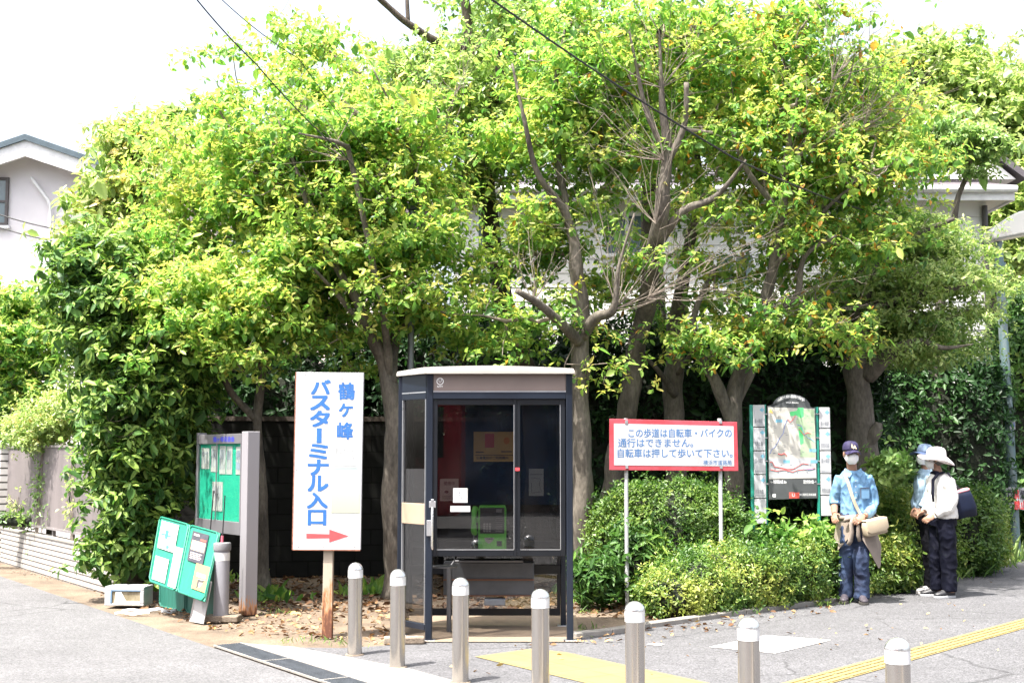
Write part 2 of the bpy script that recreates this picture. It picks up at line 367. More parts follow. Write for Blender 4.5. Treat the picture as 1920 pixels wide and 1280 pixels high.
MB().sheet(G((1329, 1213), (1436, 1191), (1559, 1200), (1454, 1225)), .005).build('white_marking', mt_roadw)['kind'] = 'structure'
MB().sheet(G((1212, 1208), (1226, 1205), (1246, 1208), (1236, 1211)), .005).build('white_marking', mt_roadw)['kind'] = 'structure'
# ------------------------------------------------------------ drain grating
g0, g1 = rd(2.32, .03), rd(-2.4, .03); gl = (Vector(g1) - Vector(g0)).length
gr = thing('drain_grating', 'long grey steel drain grating set along the edge of the asphalt road', 'drain grating', (g0[0], g0[1], 0), math.atan2(g1[1] - g0[1], g1[0] - g0[0]))
m = MB(); m.bb(0, gl, 0, .36, -.010, -.001); m.build('channel', mt_black, gr)
m = MB()
for k in range(11): m.bb(.0, gl, .005 + k * .0335, .020 + k * .0335, 0, .012)
for k in range(int(gl / .25)): m.bb(.05 + k * .25, .056 + k * .25, .004, .356, .001, .009)
m.build('bars', mt_iron, gr)
m = MB(); gr.scale.y = .6; m.bb(0, gl, -.022, -.002, 0, .014); m.bb(0, gl, .362, .382, 0, .014)
for k in range(1, int(gl) + 1): m.bb(k * .995 - .008, k * .995 + .008, -.001, .361, 0, .0135)
m.build('frame', mt_conc, gr)
# ------------------------------------------------------------ bollards
bol = [(665, 1227), (745, 1250), (863, 1279)]
bp_ = [gnd(*b) for b in bol] + [at(x, t, 0) if 0 else None for x, t in []]
for px, top in ((1013, 1103), (1190, 1126), (1403, 1156), (1682, 1194)):
    d = ray(px, top); k = (.72 - H) / d.z; bp_.append(Vector((d.x * k, d.y * k, 0)))
lab = ['steel bollard in front of the rusty sign post, farthest of the row', 'steel bollard before the left corner panel of the phone booth',
       'steel bollard standing in front of the phone booth door', 'steel bollard on the yellow paving before the right half of the booth',
       'steel bollard directly below the red bordered sign', 'steel bollard in front of the white painted patch on the path', 'steel bollard beside the yellow tactile strip, nearest of the row']
first = None
for p, lb in zip(bp_, lab):
    if first is None:
        r = first = thing('steel_bollard', lb, 'bollard', p, 0, 'steel bollards along the pavement edge')
        MB().lathe([(.0575, 0), (.0575, .602)], n=40).build('post', mt_steel, r, smooth=True)
        MB().lathe([(.0592, .602), (.0592, .664)], n=40).build('reflective_band', mt_tape, r, smooth=True)
        pr = [(.0600, .664)] + [(.0600 * math.cos(a), .664 + .056 * math.sin(a)) for a in np.linspace(.05, 1.53, 10)]
        MB().lathe(pr, n=40).build('cap', mt_steel_c, r, smooth=True)
        MB().lathe([(.075, 0), (.073, .008), (.060, .009)], n=32).build('base_ring', mt_conc_d, r, smooth=True)
    else:
        r = first.copy(); COL.objects.link(r); r.location = p; r['label'] = lb; r.rotation_euler.z = random.uniform(0, 6)
        for ch in first.children:
            c = ch.copy(); COL.objects.link(c); c.parent = r
# ------------------------------------------------------------ telephone booth
mt_bf = M('dark_blue_grey_aluminium', (.009, .0135, .024), .34, metal=.2, var=.2, scale=3, stretch=(1, 1, .2))
mt_bfd = M('black_aluminium', (.004, .0055, .009), .38, metal=.2, var=.2, scale=3)
mt_trim = M('silver_trim', (.55, .56, .58), .3, metal=.8, var=.05)
mt_head = M('taupe_sign_panel', (.17, .132, .118), .45, var=.06, scale=3)
mt_roof = M('cream_roof', (.29, .272, .25), .5, var=.06, scale=3)
mt_glass = glassmat('tinted_glass', (.66, .66, .66), 0, 1.5)
B = thing('phone_booth', 'dark framed glass telephone booth with cream roof, wider than it is deep', 'phone booth', (0, 11.0, 0))
def bz(py): return H + (850 - py) * 11 / F
def bx(px): return (px - 960) * 11 / F
XL, XR = -.735, .462; CL = Vector((-.995, .33)); YB = .95
FL = Vector((XL, 0))
# posts
def post(x, y, w, d, z1=2.262, rz=0, base=True):
    m = MB(); m.box((x, y, z1/2), (w, d, z1), rot=Matrix.Rotation(rz, 3, 'Z'))
    o = m.build('post', mt_bf, B, bevel=.008)
    if base:
        f = MB(); f.box((x, y, .006), (w + .06, d + .05, .012)); f.build('foot_plate', mt_trim, o, bevel=.003)
    return o
post(XL + .028, .03, .058, .07); post(XR + .03, .03, .056, .07)
post(CL.x + .02, CL.y + .02, .06, .06); post(CL.x + .02, YB, .05, .05); post(XR + .01, YB, .05, .05)
# roof: crowned slab with a rim
outl = [(XL - .02, -.06), (XR + .075, -.06), (XR + .075, YB + .06), (CL.x - .03, YB + .06), (CL.x - .03, CL.y - .0)]
cx = sum(p[0] for p in outl) / 5; cy = sum(p[1] for p in outl) / 5
dense = []
for i in range(5):
    a, b = Vector(outl[i]), Vector(outl[(i + 1) % 5])
    for t in np.linspace(0, 1, 12, endpoint=False): dense.append(a.lerp(b, t))
def crown(p): return 1 - .8 * min(1, abs((p.x - (XL + XR) / 2 + .08) / .80) ** 1.7)
rs = []
rs.append([(p.x, p.y, 2.262) for p in dense]); rs.append([(p.x, p.y, 2.283 + .012 * crown(p)) for p in dense])
for k in (.985, .9, .6, .25, .02):
    rs.append([(cx + (p.x - cx) * k, cy + (p.y - cy) * k, 2.296 + (.034 + .03 * (1 - k)) * crown(Vector((cx + (p.x - cx) * k, 0)))) for p in dense])
rm = MB(); rm.rings(rs); rm.build('roof', mt_roof, B, smooth=50)
# header
m = MB(); m.bb(XL + .058, XR + .002, .005, .06, bz(735), 2.262); hp = m.build('header_panel', mt_head, B, bevel=.004)
m = MB(); m.bb(XL + .058, XR + .002, .0, .004, bz(735) - .0, bz(735) + .009); m.build('trim', mt_trim, hp)
lg = MB(); cxl, czl = bx(825), bz(715)
for r0, r1, a0, a1 in ((.024, .031, 0, 6.2832), (.0085, .0125, 2.5, 6.92)):
    for k in range(28):
        t0 = a0 + (a1 - a0) * k / 28; t1 = a0 + (a1 - a0) * (k + 1) / 28
        q = [(cxl + r * math.cos(t), .0035, czl + r * math.sin(t) + (.004 if r1 < .02 else 0)) for r, t in ((r0, t0), (r1, t0), (r1, t1), (r0, t1))]
        lg.add(q, [(0, 1, 2, 3)])
lg.bb(cxl + .009, cxl + .0125, .003, .0035, czl + .006, czl + .026); lg.bb(cxl - .0125, cxl - .009, .003, .0035, czl + .006, czl + .022)
put_line(lg, 'NTT', cxl, czl - .052, .021, .0035, 'C', .03, width=.047)
lg.build('logo', M('logo_white', (.78, .78, .78), .5), hp)
m = MB(); m.bb(XL + .058, XR + .002, -.006, .055, bz(748), bz(735)); m.build('lintel', mt_bf, B, bevel=.004)
# front glazing: wide sliding door and narrow light
def leaf(name, x0, x1, y, ztop, zbot, st, bot, mat=mt_bfd):
    m = MB(); m.bb(x0, x0 + st[0], y, y + .04, zbot, ztop); m.bb(x1 - st[1], x1, y, y + .04, zbot, ztop)
    m.bb(x0 + st[0], x1 - st[1], y, y + .04, ztop - .05, ztop); m.bb(x0 + st[0], x1 - st[1], y, y + .04, zbot, zbot + bot)
    o = m.build(name, mat, B, bevel=.004)
    t = MB(); t.bb(x0 + st[0] - .001, x1 - st[1] + .001, y - .003, y, zbot + bot - .006, zbot + bot)
    t.bb(x1 - st[1] - .001, x1 - st[1] + .004, y - .003, y, zbot + bot, ztop - .05)
    t.build('trim', mt_trim, o)
    g = MB(); g.bb(x0 + st[0], x1 - st[1], y + .016, y + .022, zbot + bot, ztop - .05); g.build('pane', mt_glass, o)
    return o
door = leaf('door', bx(805) + .005, bx(969), .012, bz(748), bz(1040), (.066, .026), .06)
light = leaf('side_light', bx(969) + .003, bx(1060), .016, bz(748), bz(1040), (.026, .046), .06)
hd = MB(); hx = bx(812)
hd.tube([(hx, -.0, bz(950)), (hx, -.03, bz(955)), (hx, -.03, bz(1020)), (hx, .0, bz(1026))], .011, 10); hd.build('handle', mt_steel_c, door, smooth=True)
m = MB(); m.bb(hx - .028, hx + .028, -.016, .011, bz(950), bz(938)); m.bb(hx - .012, hx + .012, -.02, .0, bz(938), bz(934)); m.build('catch', mt_trim, door, bevel=.003)
m = MB(); m.bb(XL + .008, XL + .05, -.02, -.0055, bz(1002), bz(973)); m.build('latch', mt_trim, B, bevel=.003)
m = MB(); m.bb(bx(966), bx(974), .003, .0115, bz(882), bz(876)); m.build('red_sticker', M('red_plastic', (.5, .04, .05), .5), door)
mt_sheet = M('white_sticker', (.45, .45, .45), .5, var=.03)
st = MB(); st.bb(bx(850), bx(877), .0245, .0275, bz(941), bz(914)); so = st.build('sticker', mt_sheet, door)
st2 = MB(); st2.bb(bx(845), bx(882), .0245, .0275, bz(958), bz(947)); st2.build('sticker', mt_sheet, door)
w = MB(); wc, wz = bx(862), bz(928)
for k in range(20):
    t0, t1 = math.radians(130 + k * 13), math.radians(143 + k * 13)
    w.add([(wc + r * math.cos(t), .0242, wz - .014 + r * math.sin(t)) for r, t in ((.017, t0), (.020, t0), (.020, t1), (.017, t1))], [(0, 1, 2, 3)])
for a, b in (((-.002, .018), (.000, -.006)), ((.0, -.006), (.016, -.006)), ((.016, -.006), (.023, -.026)), ((.023, -.026), (.028, -.024)), ((-.001, .006), (.012, .006))):
    A, Bv = Vector(a), Vector(b); t = (Bv - A).normalized(); n2 = Vector((-t.y, t.x)) * .0017
    w.add([(wc + p.x, .0242, wz + p.y) for p in (A - n2, Bv - n2, Bv + n2, A + n2)], [(0, 1, 2, 3)])
w.add([(wc - .001 + .006 * math.cos(t), .0242, wz + .025 + .006 * math.sin(t)) for t in np.linspace(0, 6.28, 14, endpoint=False)], [tuple(range(14))])
w.build('wheelchair_symbol', M('grey_ink', (.10, .11, .14), .6), so)
# angled corner panel
dirc = (CL - FL); lc = dirc.length; dirc.normalize(); ang = math.atan2(-dirc.y, -dirc.x)
mc = Matrix.Translation((CL.x, CL.y, 0)) @ Matrix.Rotation(ang, 4, 'Z')   # local x from back-left corner to front-left post
m = MB(); m.bb(.04, lc - .01, .0, .045, bz(748), 2.262, mc)
cpn = m.build('corner_panel', mt_bf, B, bevel=.003)
m = MB(); m.bb(.04, lc - .01, .0, .045, .09, .14, mc); m.build('bottom_rail', mt_bf, cpn, bevel=.003)
m = MB(); m.bb(.04, lc - .01, .018, .024, .14, bz(748), mc); m.build('pane', mt_glass, cpn)
m = MB(); m.bb(.045, .053, .0, .018, .14, bz(748), mc); m.bb(lc - .02, lc - .012, .0, .018, .14, bz(748), mc); m.bb(.04, lc - .01, -.002, .0, bz(736), bz(734), mc); m.build('trim', mt_trim, cpn)
m = MB(); m.bb(.05, lc - .02, -.004, .0155, bz(982), bz(943), mc); m.build('blank_plate', M('beige_plate', (.33, .25, .18), .5, var=.05), cpn, bevel=.004)
# right, left and back glazing
def side(name, x0, y0, x1, y1, zb, zt):
    m = MB(); d = Vector((x1 - x0, y1 - y0)); l = d.length; mm = Matrix.Translation((x0, y0, 0)) @ Matrix.Rotation(math.atan2(d.y, d.x), 4, 'Z')
    m.bb(0, l, -.02, .02, zt - .05, zt, mm); m.bb(0, l, -.02, .02, zb, zb + .06, mm); m.bb(0, .03, -.02, .02, zb + .06, zt - .05, mm); m.bb(l - .03, l, -.02, .02, zb + .06, zt - .05, mm)
    o = m.build(name, mt_bfd, B)
    g = MB(); g.bb(.03, l - .03, -.003, .003, zb + .06, zt - .05, mm); g.build('pane', mt_glass, o); return o
side('side_frame', XR + .03, .068, XR + .01, YB - .027, .70, 2.2)
side('side_frame', CL.x + .02, YB - .027, CL.x + .02, CL.y + .052, .12, 2.2)
bk = side('back_frame', CL.x + .047, YB, XR - .017, YB, .10, 2.2)
m = MB(); m.bb(CL.x + .05, XR - .02, YB - .05, YB - .022, .48, .56); m.bb(CL.x + .05, XR - .02, YB - .05, YB - .022, .72, .78); m.build('rail', mt_bfd, bk)
m = MB(); m.bb(-.50, .43, .50, .93, .685, .71); m.build('shelf', M('grey_laminate', (.06, .06, .062), .4, var=.1), B, bevel=.01)
m = MB(); m.bb(-.62, .20, .72, .90, .30, .60); eq = m.build('equipment_box', M('dark_grey_box', (.075, .08, .09), .5, var=.2), B, bevel=.01)
m = MB(); m.bb(-.62, .20, .70, .718, .44, .452); m.bb(-.62, .20, .70, .718, .30, .309); m.build('rusty_edge', M('rust_edge', (.16, .07, .04), .8), eq)
m = MB(); m.bb(-.25, -.06, .66, .80, .22, .28); m.build('junction_box', M('pale_grey_box', (.22, .24, .27), .5), B, bevel=.01)
m = MB(); m.tube([(-.56, .55, 0), (-.56, .55, .58)], .022, 10); m.tube([(-.56, .55, .56), (-.52, .6, .62), (.1, .6, .62)], .012, 8); m.build('leg', M('grey_tube', (.12, .12, .13), .4, metal=.5), B, smooth=True)
m = MB(); m.lathe([(.0, .596), (.125, .60), (.13, .612), (.0, .622)], (-.60, .22, 0), 24); m.tube([(-.70, .22, .62), (-.70, .24, .72)], .005, 6); m.tube([(-.5, .22, .62), (-.5, .24, .72)], .005, 6); m.build('small_seat', M('grey_seat', (.10, .10, .105), .45), B, smooth=True)
# notices on the back pane
def paper(name, x0, x1, z0, z1, y, mat, parent, lines=None, inkm=None):
    m = MB(); m.bb(x0, x1, y, y + .002, z0, z1); o = m.build(name, mat, parent); return o
mt_or = M('orange_paper', (.60, .36, .10), .6, var=.1); mt_pap = M('white_paper', (.37, .36, .34), .7, var=.04); mt_ink = M('dark_ink', (.05, .05, .06), .7); mt_redp = M('red_paper', (.55, .07, .05), .6)
po = paper('notice', -.355, .02, bz(866) , bz(806), .88, mt_or, bk)
m = MB(); m.bb(-.25, -.165, .876, .879, bz(838), bz(810)); m.build('red_square', mt_redp, po)
m = MB(); m.bb(-.345, .01, .876, .879, bz(853) - .003, bz(853) + .002); m.bb(-.335, -.26, .876, .879, bz(848), bz(846)); m.bb(-.10, .0, .876, .879, bz(847), bz(845)); put_line(m, '公衆電話のご利用案内', -.33, bz(861), .03, .8785, 'L', .02); m.build('printing', mt_ink, po)
m = MB(); m.ell((-.05, .877, bz(824)), (.028, .0018, .033)); m.build('round_emblem', M('deep_orange_ink', (.6, .2, .03), .6), po)
po = paper('notice', -.66, -.49, bz(944), bz(900), .80, mt_pap, bk)
m = MB(); put_line(m, '使用中', -.575, bz(912), .035, .7985, 'C', .02); m.ell((-.60, .798, bz(926)), (.02, .0015, .013)); m.bb(-.64, -.55, .7975, .7995, bz(936), bz(935)); m.bb(-.64, -.52, .7975, .7995, bz(940), bz(939)); m.build('printing', mt_ink, po)
po = paper('notice', .155, .29, bz(934), bz(880), .82, mt_pap, bk)
m = MB(); m.bb(.165, .28, .8175, .8195, bz(892), bz(891)); m.tube([(.18, .8185, bz(898)), (.26, .8185, bz(900)), (.25, .8185, bz(912)), (.27, .8185, bz(926)), (.18, .8185, bz(928)), (.18, .8185, bz(908))], .002, 4); m.build('printing', mt_ink, po)
# ------------------------------------------------------------ green payphone, standing on the booth shelf
mt_pg = M('green_plastic', (.13, .55, .06), .35, var=.05, spec=.5); mt_pd = M('phone_dark_face', (.035, .035, .038), .35, var=.1)
ph = thing('payphone', 'bright green public telephone with handset on its left, on the shelf inside the booth', 'telephone', (-.175, 11.42, .712))
m = MB(); m.prism([(-.125, 0), (.125, 0), (.125, .37), (.115, .41), (-.115, .41), (-.125, .37)], .0, .16); pb = m.build('body', mt_pg, ph, bevel=.012, seg=3)
m = MB(); m.bb(-.108, .108, -.006, .004, .165, .392); m.build('faceplate', mt_pd, ph, bevel=.004)
kp = MB()
for r in range(4):
    for c in range(3): kp.bb(-.078 + c * .024, -.060 + c * .024, -.014, -.006, .18 + r * .02, .195 + r * .02)
kp.build('keypad', M('pale_keys', (.30, .30, .30), .4), ph, bevel=.002)
m = MB(); m.bb(.035, .085, -.012, -.006, .35, .38); m.bb(.03, .09, -.010, -.006, .18, .19)
for k in range(7): m.bb(.03, .09, -.009, -.006, .205 + k * .019, .209 + k * .019)
put_line(m, 'テレホンカード', -.09, .33, .018, -.0075, 'L'); m.build('card_slot', M('grey_slot', (.20, .20, .21), .4), ph)
m = MB(); m.prism([(-.07, .13), (.02, .13), (.0, .095), (-.03, .075), (-.06, .095)], -.003, .001); bd = m.build('instruction_plate', mt_pap, ph)
m = MB(); put_line(m, '公衆電話', -.05, .11, .016, -.0045, 'L', .02); m.build('printing', mt_ink, bd)
m = MB(); m.bb(.04, .085, -.003, .001, .055, .10); m.build('coin_return', mt_black, ph)
m = MB(); m.tube([(-.155, .03, .17), (-.162, .0, .19), (-.163, -.012, .28), (-.160, 0, .36), (-.15, .03, .385)], [.028, .027, .019, .026, .028], 12); m.build('handset', mt_pg, ph, smooth=True)
m = MB(); m.bb(-.15, -.12, .02, .06, .26, .30); m.build('cradle', mt_pg, ph, bevel=.005)
m = MB(); m.tube([tuple(p[:3]) for p in cat([(-.16, .02, .17, 0), (-.165, .0, .08, 0), (-.14, -.01, .015, 0), (-.12, .05, .02, 0)], 8)], .006, 6); m.build('cord', M('steel_cord', (.25, .25, .25), .4, metal=.6), ph, smooth=True)
# ------------------------------------------------------------ concrete block by the booth foot
p = gnd(758, 1206); cbk = MB().box((0, 0, .03), (.34, .12, .06)).build('concrete_block', mt_conc_d, bevel=.012); cbk.location = (p.x, p.y, 0); cbk.rotation_euler.z = .08
tag(cbk, 'small weathered concrete block on the ground at the left foot of the booth', 'block')
# ------------------------------------------------------------ tall direction sign
mt_blue = M('blue_lettering', (.018, .10, .31), .5, var=.06, scale=12); mt_red = M('red_arrow_paint', (.42, .055, .06), .5, var=.08, scale=12)
def rusty(name, base, z_lo, z_hi):
    m, nt, b = nodes(name); L = nt.links.new
    tc = N(nt, 'ShaderNodeTexCoord'); mp = N(nt, 'ShaderNodeMapping'); mp.inputs['Scale'].default_value = (1, 1, .22); L(tc.outputs['Object'], mp.inputs[0])
    no = N(nt, 'ShaderNodeTexNoise', Scale=26.0, Detail=6.0, Roughness=.7); L(mp.outputs[0], no.inputs['Vector'])
    sx = N(nt, 'ShaderNodeSeparateXYZ'); L(tc.outputs['Object'], sx.inputs[0])
    mr = N(nt, 'ShaderNodeMapRange'); mr.inputs[1].default_value = z_hi; mr.inputs[2].default_value = z_lo; mr.inputs[3].default_value = -.25; mr.inputs[4].default_value = .22; L(sx.outputs[2], mr.inputs[0])
    ad = N(nt, 'ShaderNodeMath', operation='ADD'); L(no.outputs['Fac'], ad.inputs[0]); L(mr.outputs[0], ad.inputs[1])
    cr = N(nt, 'ShaderNodeValToRGB'); cr.color_ramp.elements[0].position = .44; cr.color_ramp.elements[0].color = c4(base); cr.color_ramp.elements[1].position = .66; cr.color_ramp.elements[1].color = (.10, .035, .018, 1)
    e = cr.color_ramp.elements.new(.54); e.color = (.36, .17, .075, 1)
    L(ad.outputs[0], cr.inputs[0]); L(cr.outputs[0], b.inputs['Base Color']); b.inputs['Roughness'].default_value = .75; return m
ds = thing('direction_sign', 'tall white sign with large vertical blue Japanese lettering and red arrow on a rusty post', 'sign', gnd(613, 1196), rad(-6))
sx0, sx1, sz0, sz1 = -.305, .305, .752, 2.29
m = MB(); m.prism([(-.048, 0), (.042, 0), (.042, .8), (-.04, .8)], .0, .05)
m.build('post', rusty('rusty_cream_post', (.33, .28, .22), .05, .75), ds, bevel=.004)
m = MB(); m.prism([(sx0, sz0), (sx1 - .012, sz0 + .005), (sx1, sz1 - .01), (sx0 + .01, sz1)], -.034, -.004); pn = m.build('panel', mt_white, ds, bevel=.003)
m = MB()
for x0, x1, z0, z1 in ((sx0 + .002, sx1 - .014, sz0 - .003, sz0 + .004),): m.prism([(x0, z0), (x1, z0), (x1, z1), (x0, z1)], -.037, -.0345)
m.prism([(sx0 - .006, sz0), (sx0 + .003, sz0), (sx0 + .011, sz1), (sx0 + .004, sz1)], -.036, -.003); m.build('rusty_rim', M('rust_rim', (.24, .10, .06), .8, var=.4, scale=30), pn)
def sp(px, py): return ((px - 613) / 218.0, H + (850 - py) * 11 / F)       # sign-plane metres read off the photograph's proportions
def cells(mb, items, y, bold):
    for ch, px, py, w, h in items:
        x, z = sp(px, py); v, f = glyphs(ch, bold); e = v.max(0) - v.min(0); rot = ch == 'ー'
        if rot: e = np.array([e[1], e[0], 0]); put_cell(mb, ch, x, z, w / 218 / e[0], h / 218 / e[1], y, bold, True)
        else: put_cell(mb, ch, x, z, w / 218 / e[0], h / 218 / e[1], y, bold)
m = MB()
cells(m, [('バ', 597, 724, 36, 26), ('ス', 596, 754, 36, 26), ('タ', 596, 784, 36, 29), ('ー', 595, 816, 6, 26), ('ミ', 594, 846, 34, 27), ('ナ', 594, 876, 38, 28), ('ル', 594, 906, 38, 28), ('入', 593, 938, 38, 28), ('口', 593, 970, 33, 27)], -.0358, .032)
m.build('lettering', mt_blue, pn); m = MB()
cells(m, [('鶴', 647, 732, 31, 31), ('ヶ', 646, 768, 26, 24), ('峰', 645, 807, 30, 31)], -.0358, .022)
m.build('lettering', mt_blue, pn)
m = MB(); a = [sp(*q) for q in ((573, 1000), (617, 1001), (617, 992), (654, 1004), (617, 1016), (617, 1008), (573, 1009))]; m.add([(x, -.0358, z) for x, z in a], [tuple(range(7))]); m.build('arrow', mt_red, pn)
def gradmat(name, ramp, axis=2, lo=0, hi=1):
    m, nt, b = nodes(name); L = nt.links.new
    tc = N(nt, 'ShaderNodeTexCoord'); sx = N(nt, 'ShaderNodeSeparateXYZ'); L(tc.outputs['Generated'], sx.inputs[0])
    no = N(nt, 'ShaderNodeTexNoise', Scale=6.0); L(tc.outputs['Object'], no.inputs['Vector'])
    cr = N(nt, 'ShaderNodeValToRGB'); els = cr.color_ramp.elements
    while len(els) < len(ramp): els.new(.5)
    for e, (p, c) in zip(els, ramp): e.position = p; e.color = c4(c)
    L(sx.outputs[axis], cr.inputs[0]); L(cr.outputs[0], b.inputs['Base Color']); b.inputs['Roughness'].default_value = .6; return m
m = MB(); x0, z0 = sp(620, 961); x1, z1 = sp(675, 833); m.bb(x0, x1, -.036, -.0345, z0, z1)
pt = m.build('poster', gradmat('faded_pastel_print', [(0, (.36, .38, .24)), (.45, (.31, .385, .32)), (.64, (.27, .38, .38)), (.67, (.36, .37, .38)), (1, (.37, .375, .385))]), pn)
m = MB(); x, z = sp(626, 850); put_line(m, '里山ガーデン', x, z, .055, -.0368, 'L', 0, width=.2); x, z = sp(635, 862); put_line(m, 'フェスタ', x, z, .05, -.0368, 'L', 0, width=.13)
for py in (874, 878): x, z = sp(625, py); m.add([(x, -.0368, z), (x + .2, -.0368, z), (x + .2, -.0368, z + .006), (x, -.0368, z + .006)], [(0, 1, 2, 3)])
m.build('printing', M('faded_grey_ink', (.24, .25, .25), .7), pt)
m = MB()
for i, (px, py) in enumerate(((566, 700), (620, 701), (672, 702), (558, 1024), (606, 1024), (666, 1024), (552, 880), (672, 900))): x, z = sp(px, py); m.ell((x, -.035, z), (.006, .003, .006), 8, 5)
m.build('rivets', M('dull_rivet', (.35, .33, .32), .5, metal=.5), pn)
# ------------------------------------------------------------ red bordered sign on two posts
mt_rb = M('red_border', (.33, .016, .022), .45, col2=(.38, .06, .08), lo=.4, hi=.75, scale=4); mt_lblue = M('faded_blue_lettering', (.045, .125, .28), .55, var=.1, scale=10)
rs_ = thing('warning_sign', 'wide white notice with red border and blue Japanese text on two posts', 'sign', gnd(1265, 1137), rad(2))
k = 13.21 / F; zc = lambda py: H + (850 - py) * k; xc = lambda px: (px - 1265) * k
mt_wp = M('white_pipe', (.42, .42, .43), .4, var=.08, scale=8)
for px, tt in ((1176, .0), (1356, 0)):
    m = MB(); m.tube([(xc(px), .03, 0), (xc(px), .03, zc(783))], .021, 16); o = m.build('post', mt_wp, rs_, smooth=True)
    m = MB()
    for py in (790, 875): m.box((xc(px), -.026, zc(py)), (.03, .006, .035))
    m.build('clamp', mt_trim, o, bevel=.002)
qd = [(1143, 881), (1389, 883), (1388, 790), (1144, 784)]
m = MB(); m.prism([(xc(a), zc(b)) for a, b in qd], -.02, .005); pn = m.build('board', mt_rb, rs_, bevel=.003)
m = MB(); m.prism([(xc(a), zc(b)) for a, b in ((1152, 872), (1381, 874), (1381, 798), (1152, 793))], -.0225, -.0195); fc = m.build('face', mt_white, pn)
m = MB()
for s, px, py, w in (('この歩道は自転車・バイクの', 1180, 818, 197), ('通行はできません。', 1160, 836.5, 143), ('自転車は押して歩いて下さい。', 1159, 856, 219)):
    put_line(m, s, xc(px), zc(py), .098, -.0233, 'L', .012, width=w * k)
put_line(m, '横浜市道路局', xc(1322), zc(871), .058, -.0233, 'L', .004, width=54 * k); m.build('lettering', mt_lblue, fc)
# ------------------------------------------------------------ notice board, seen almost edge on
mt_alu = M('grey_aluminium', (.235, .225, .24), .40, metal=.55, var=.08, scale=3, stretch=(1, 1, .2)); mt_green = M('green_felt_board', (.004, .32, .20), .7, var=.08, scale=3)
pR = Vector((-2.66, 12.85)); pL = Vector((-3.32, 13.74)); dv = (pR - pL); ln = dv.length
nb = thing('notice_board', 'grey metal notice board with green backing and pinned papers behind a glass cover', 'notice board', (pL.x, pL.y, 0), math.atan2(dv.y, dv.x))
m = MB(); m.bb(ln - .01, ln + .135, -.045, .085, 0, 1.80); pr_ = m.build('post', rusty('aluminium_post_rust_foot', (.215, .205, .22), -.05, .28), nb, bevel=.006)
m = MB(); m.bb(-.05, .0, -.04, .06, 0, 1.80); m.build('post', mt_alu, nb, bevel=.006)
z0, z1 = .77, 1.78
m = MB(); m.bb(0, ln - .01, -.05, .06, z1 - .10, z1); m.bb(0, ln - .01, -.05, .06, z0, z0 + .13); m.bb(0, .025, -.05, .06, z0 + .13, z1 - .10); m.bb(ln - .03, ln - .01, -.05, .06, z0 + .13, z1 - .10)
fr = m.build('frame', mt_alu, nb, bevel=.004)
m = MB(); put_line(m, '鶴ヶ峰自治会', .42, z1 - .075, .06, -.052, 'L', .02, width=.52); m.build('lettering', M('violet_blue_lettering', (.05, .06, .45), .5), fr)
m = MB(); m.bb(.025, ln - .03, -.022, .0, z0 + .13, z1 - .10); bo = m.build('backing', mt_green, nb)
for x0, x1, a, b in ((.06, .27, 1.42, 1.64), (.31, .48, 1.39, 1.66), (.53, .68, 1.37, 1.66), (.70, .84, 1.37, 1.655), (.93, 1.06, 1.37, 1.65), (.36, .62, .99, 1.29)):
    m = MB(); m.bb(x0, x1, -.0265, -.0225, a, b); q = m.build('paper', mt_pap, bo)
    t = MB()
    for j in range(5): t.bb(x0 + .02 + (x1 - x0 - .04) * j / 5, x0 + .03 + (x1 - x0 - .04) * j / 5,  -.0285, -.0270, a + .05 + .1 * (j % 2), b - .04)
    if x0 == .93: t.prism([(x0 + .01, 1.53), (x1 - .01, 1.57), (x1 - .01, 1.62), (x0 + .01, 1.59)], -.0295, -.0275); t.prism([(x0 + .01, 1.43), (x1 - .01, 1.41), (x1 - .01, 1.48), (x0 + .01, 1.50)], -.0295, -.0275)
    t.build('printing', M('paper_ink', (.22, .24, .30), .7), q)
m = MB(); m.bb(.025, ln - .03, -.044, -.041, z0 + .13, z1 - .10); m.build('cover', glassmat('cover_glass', (.95, .98, .97), 0, .6), nb)
m = MB(); m.bb(.50, .512, -.053, -.045, z0 + .13, z1 - .10); m.bb(.47, .54, -.058, -.054, 1.17, 1.20); m.build('cover_stile', mt_alu, nb)
# ------------------------------------------------------------ pipe post by the road
pp = thing('pipe_post', 'grey plastic pipe post with collar standing in a small concrete block', 'post', gnd(414, 1164))
m = MB(); m.lathe([(.072, .03), (.072, .665)], n=28); m.build('pipe', M('grey_plastic', (.24, .24, .265), .45, var=.06), pp, smooth=True)
m = MB(); m.lathe([(.081, .665), (.083, .675), (.083, .725), (.080, .735), (.070, .737)], n=28); m.build('collar', M('grey_collar', (.17, .17, .18), .5), pp, smooth=True)
m = MB(); m.lathe([(.0735, .57), (.0735, .645)], n=28); m.build('tape', mt_tape, pp, smooth=True)
m = MB(); m.box((.02, 0, .03), (.32, .20, .06)); m.build('base_block', mt_conc_d, pp, bevel=.012)
mt_pink = M('pink_plastic', (.45, .10, .14), .5)
for dx, dy, hh, tl in ((-.02, .03, 1.18, .02), (-.19, .22, 1.22, .03)):
    ro = thing('thin_rod', 'thin black rod sticking up %s' % ('out of the grey pipe post' if dx > -.1 else 'behind the leaning green boards'), 'rod', (pp.location.x + dx, pp.location.y + dy, 0))
    m = MB(); m.tube([(0, 0, .0), (tl * .5, 0, hh * .6), (tl * 1.5, 0, hh)], .006, 6); m.build('shaft', mt_black, ro)
    m = MB(); m.tube([(tl*.5, 0, .735), (tl*.62, 0, .80)], .013, 8); m.build('grip', mt_pink, ro)
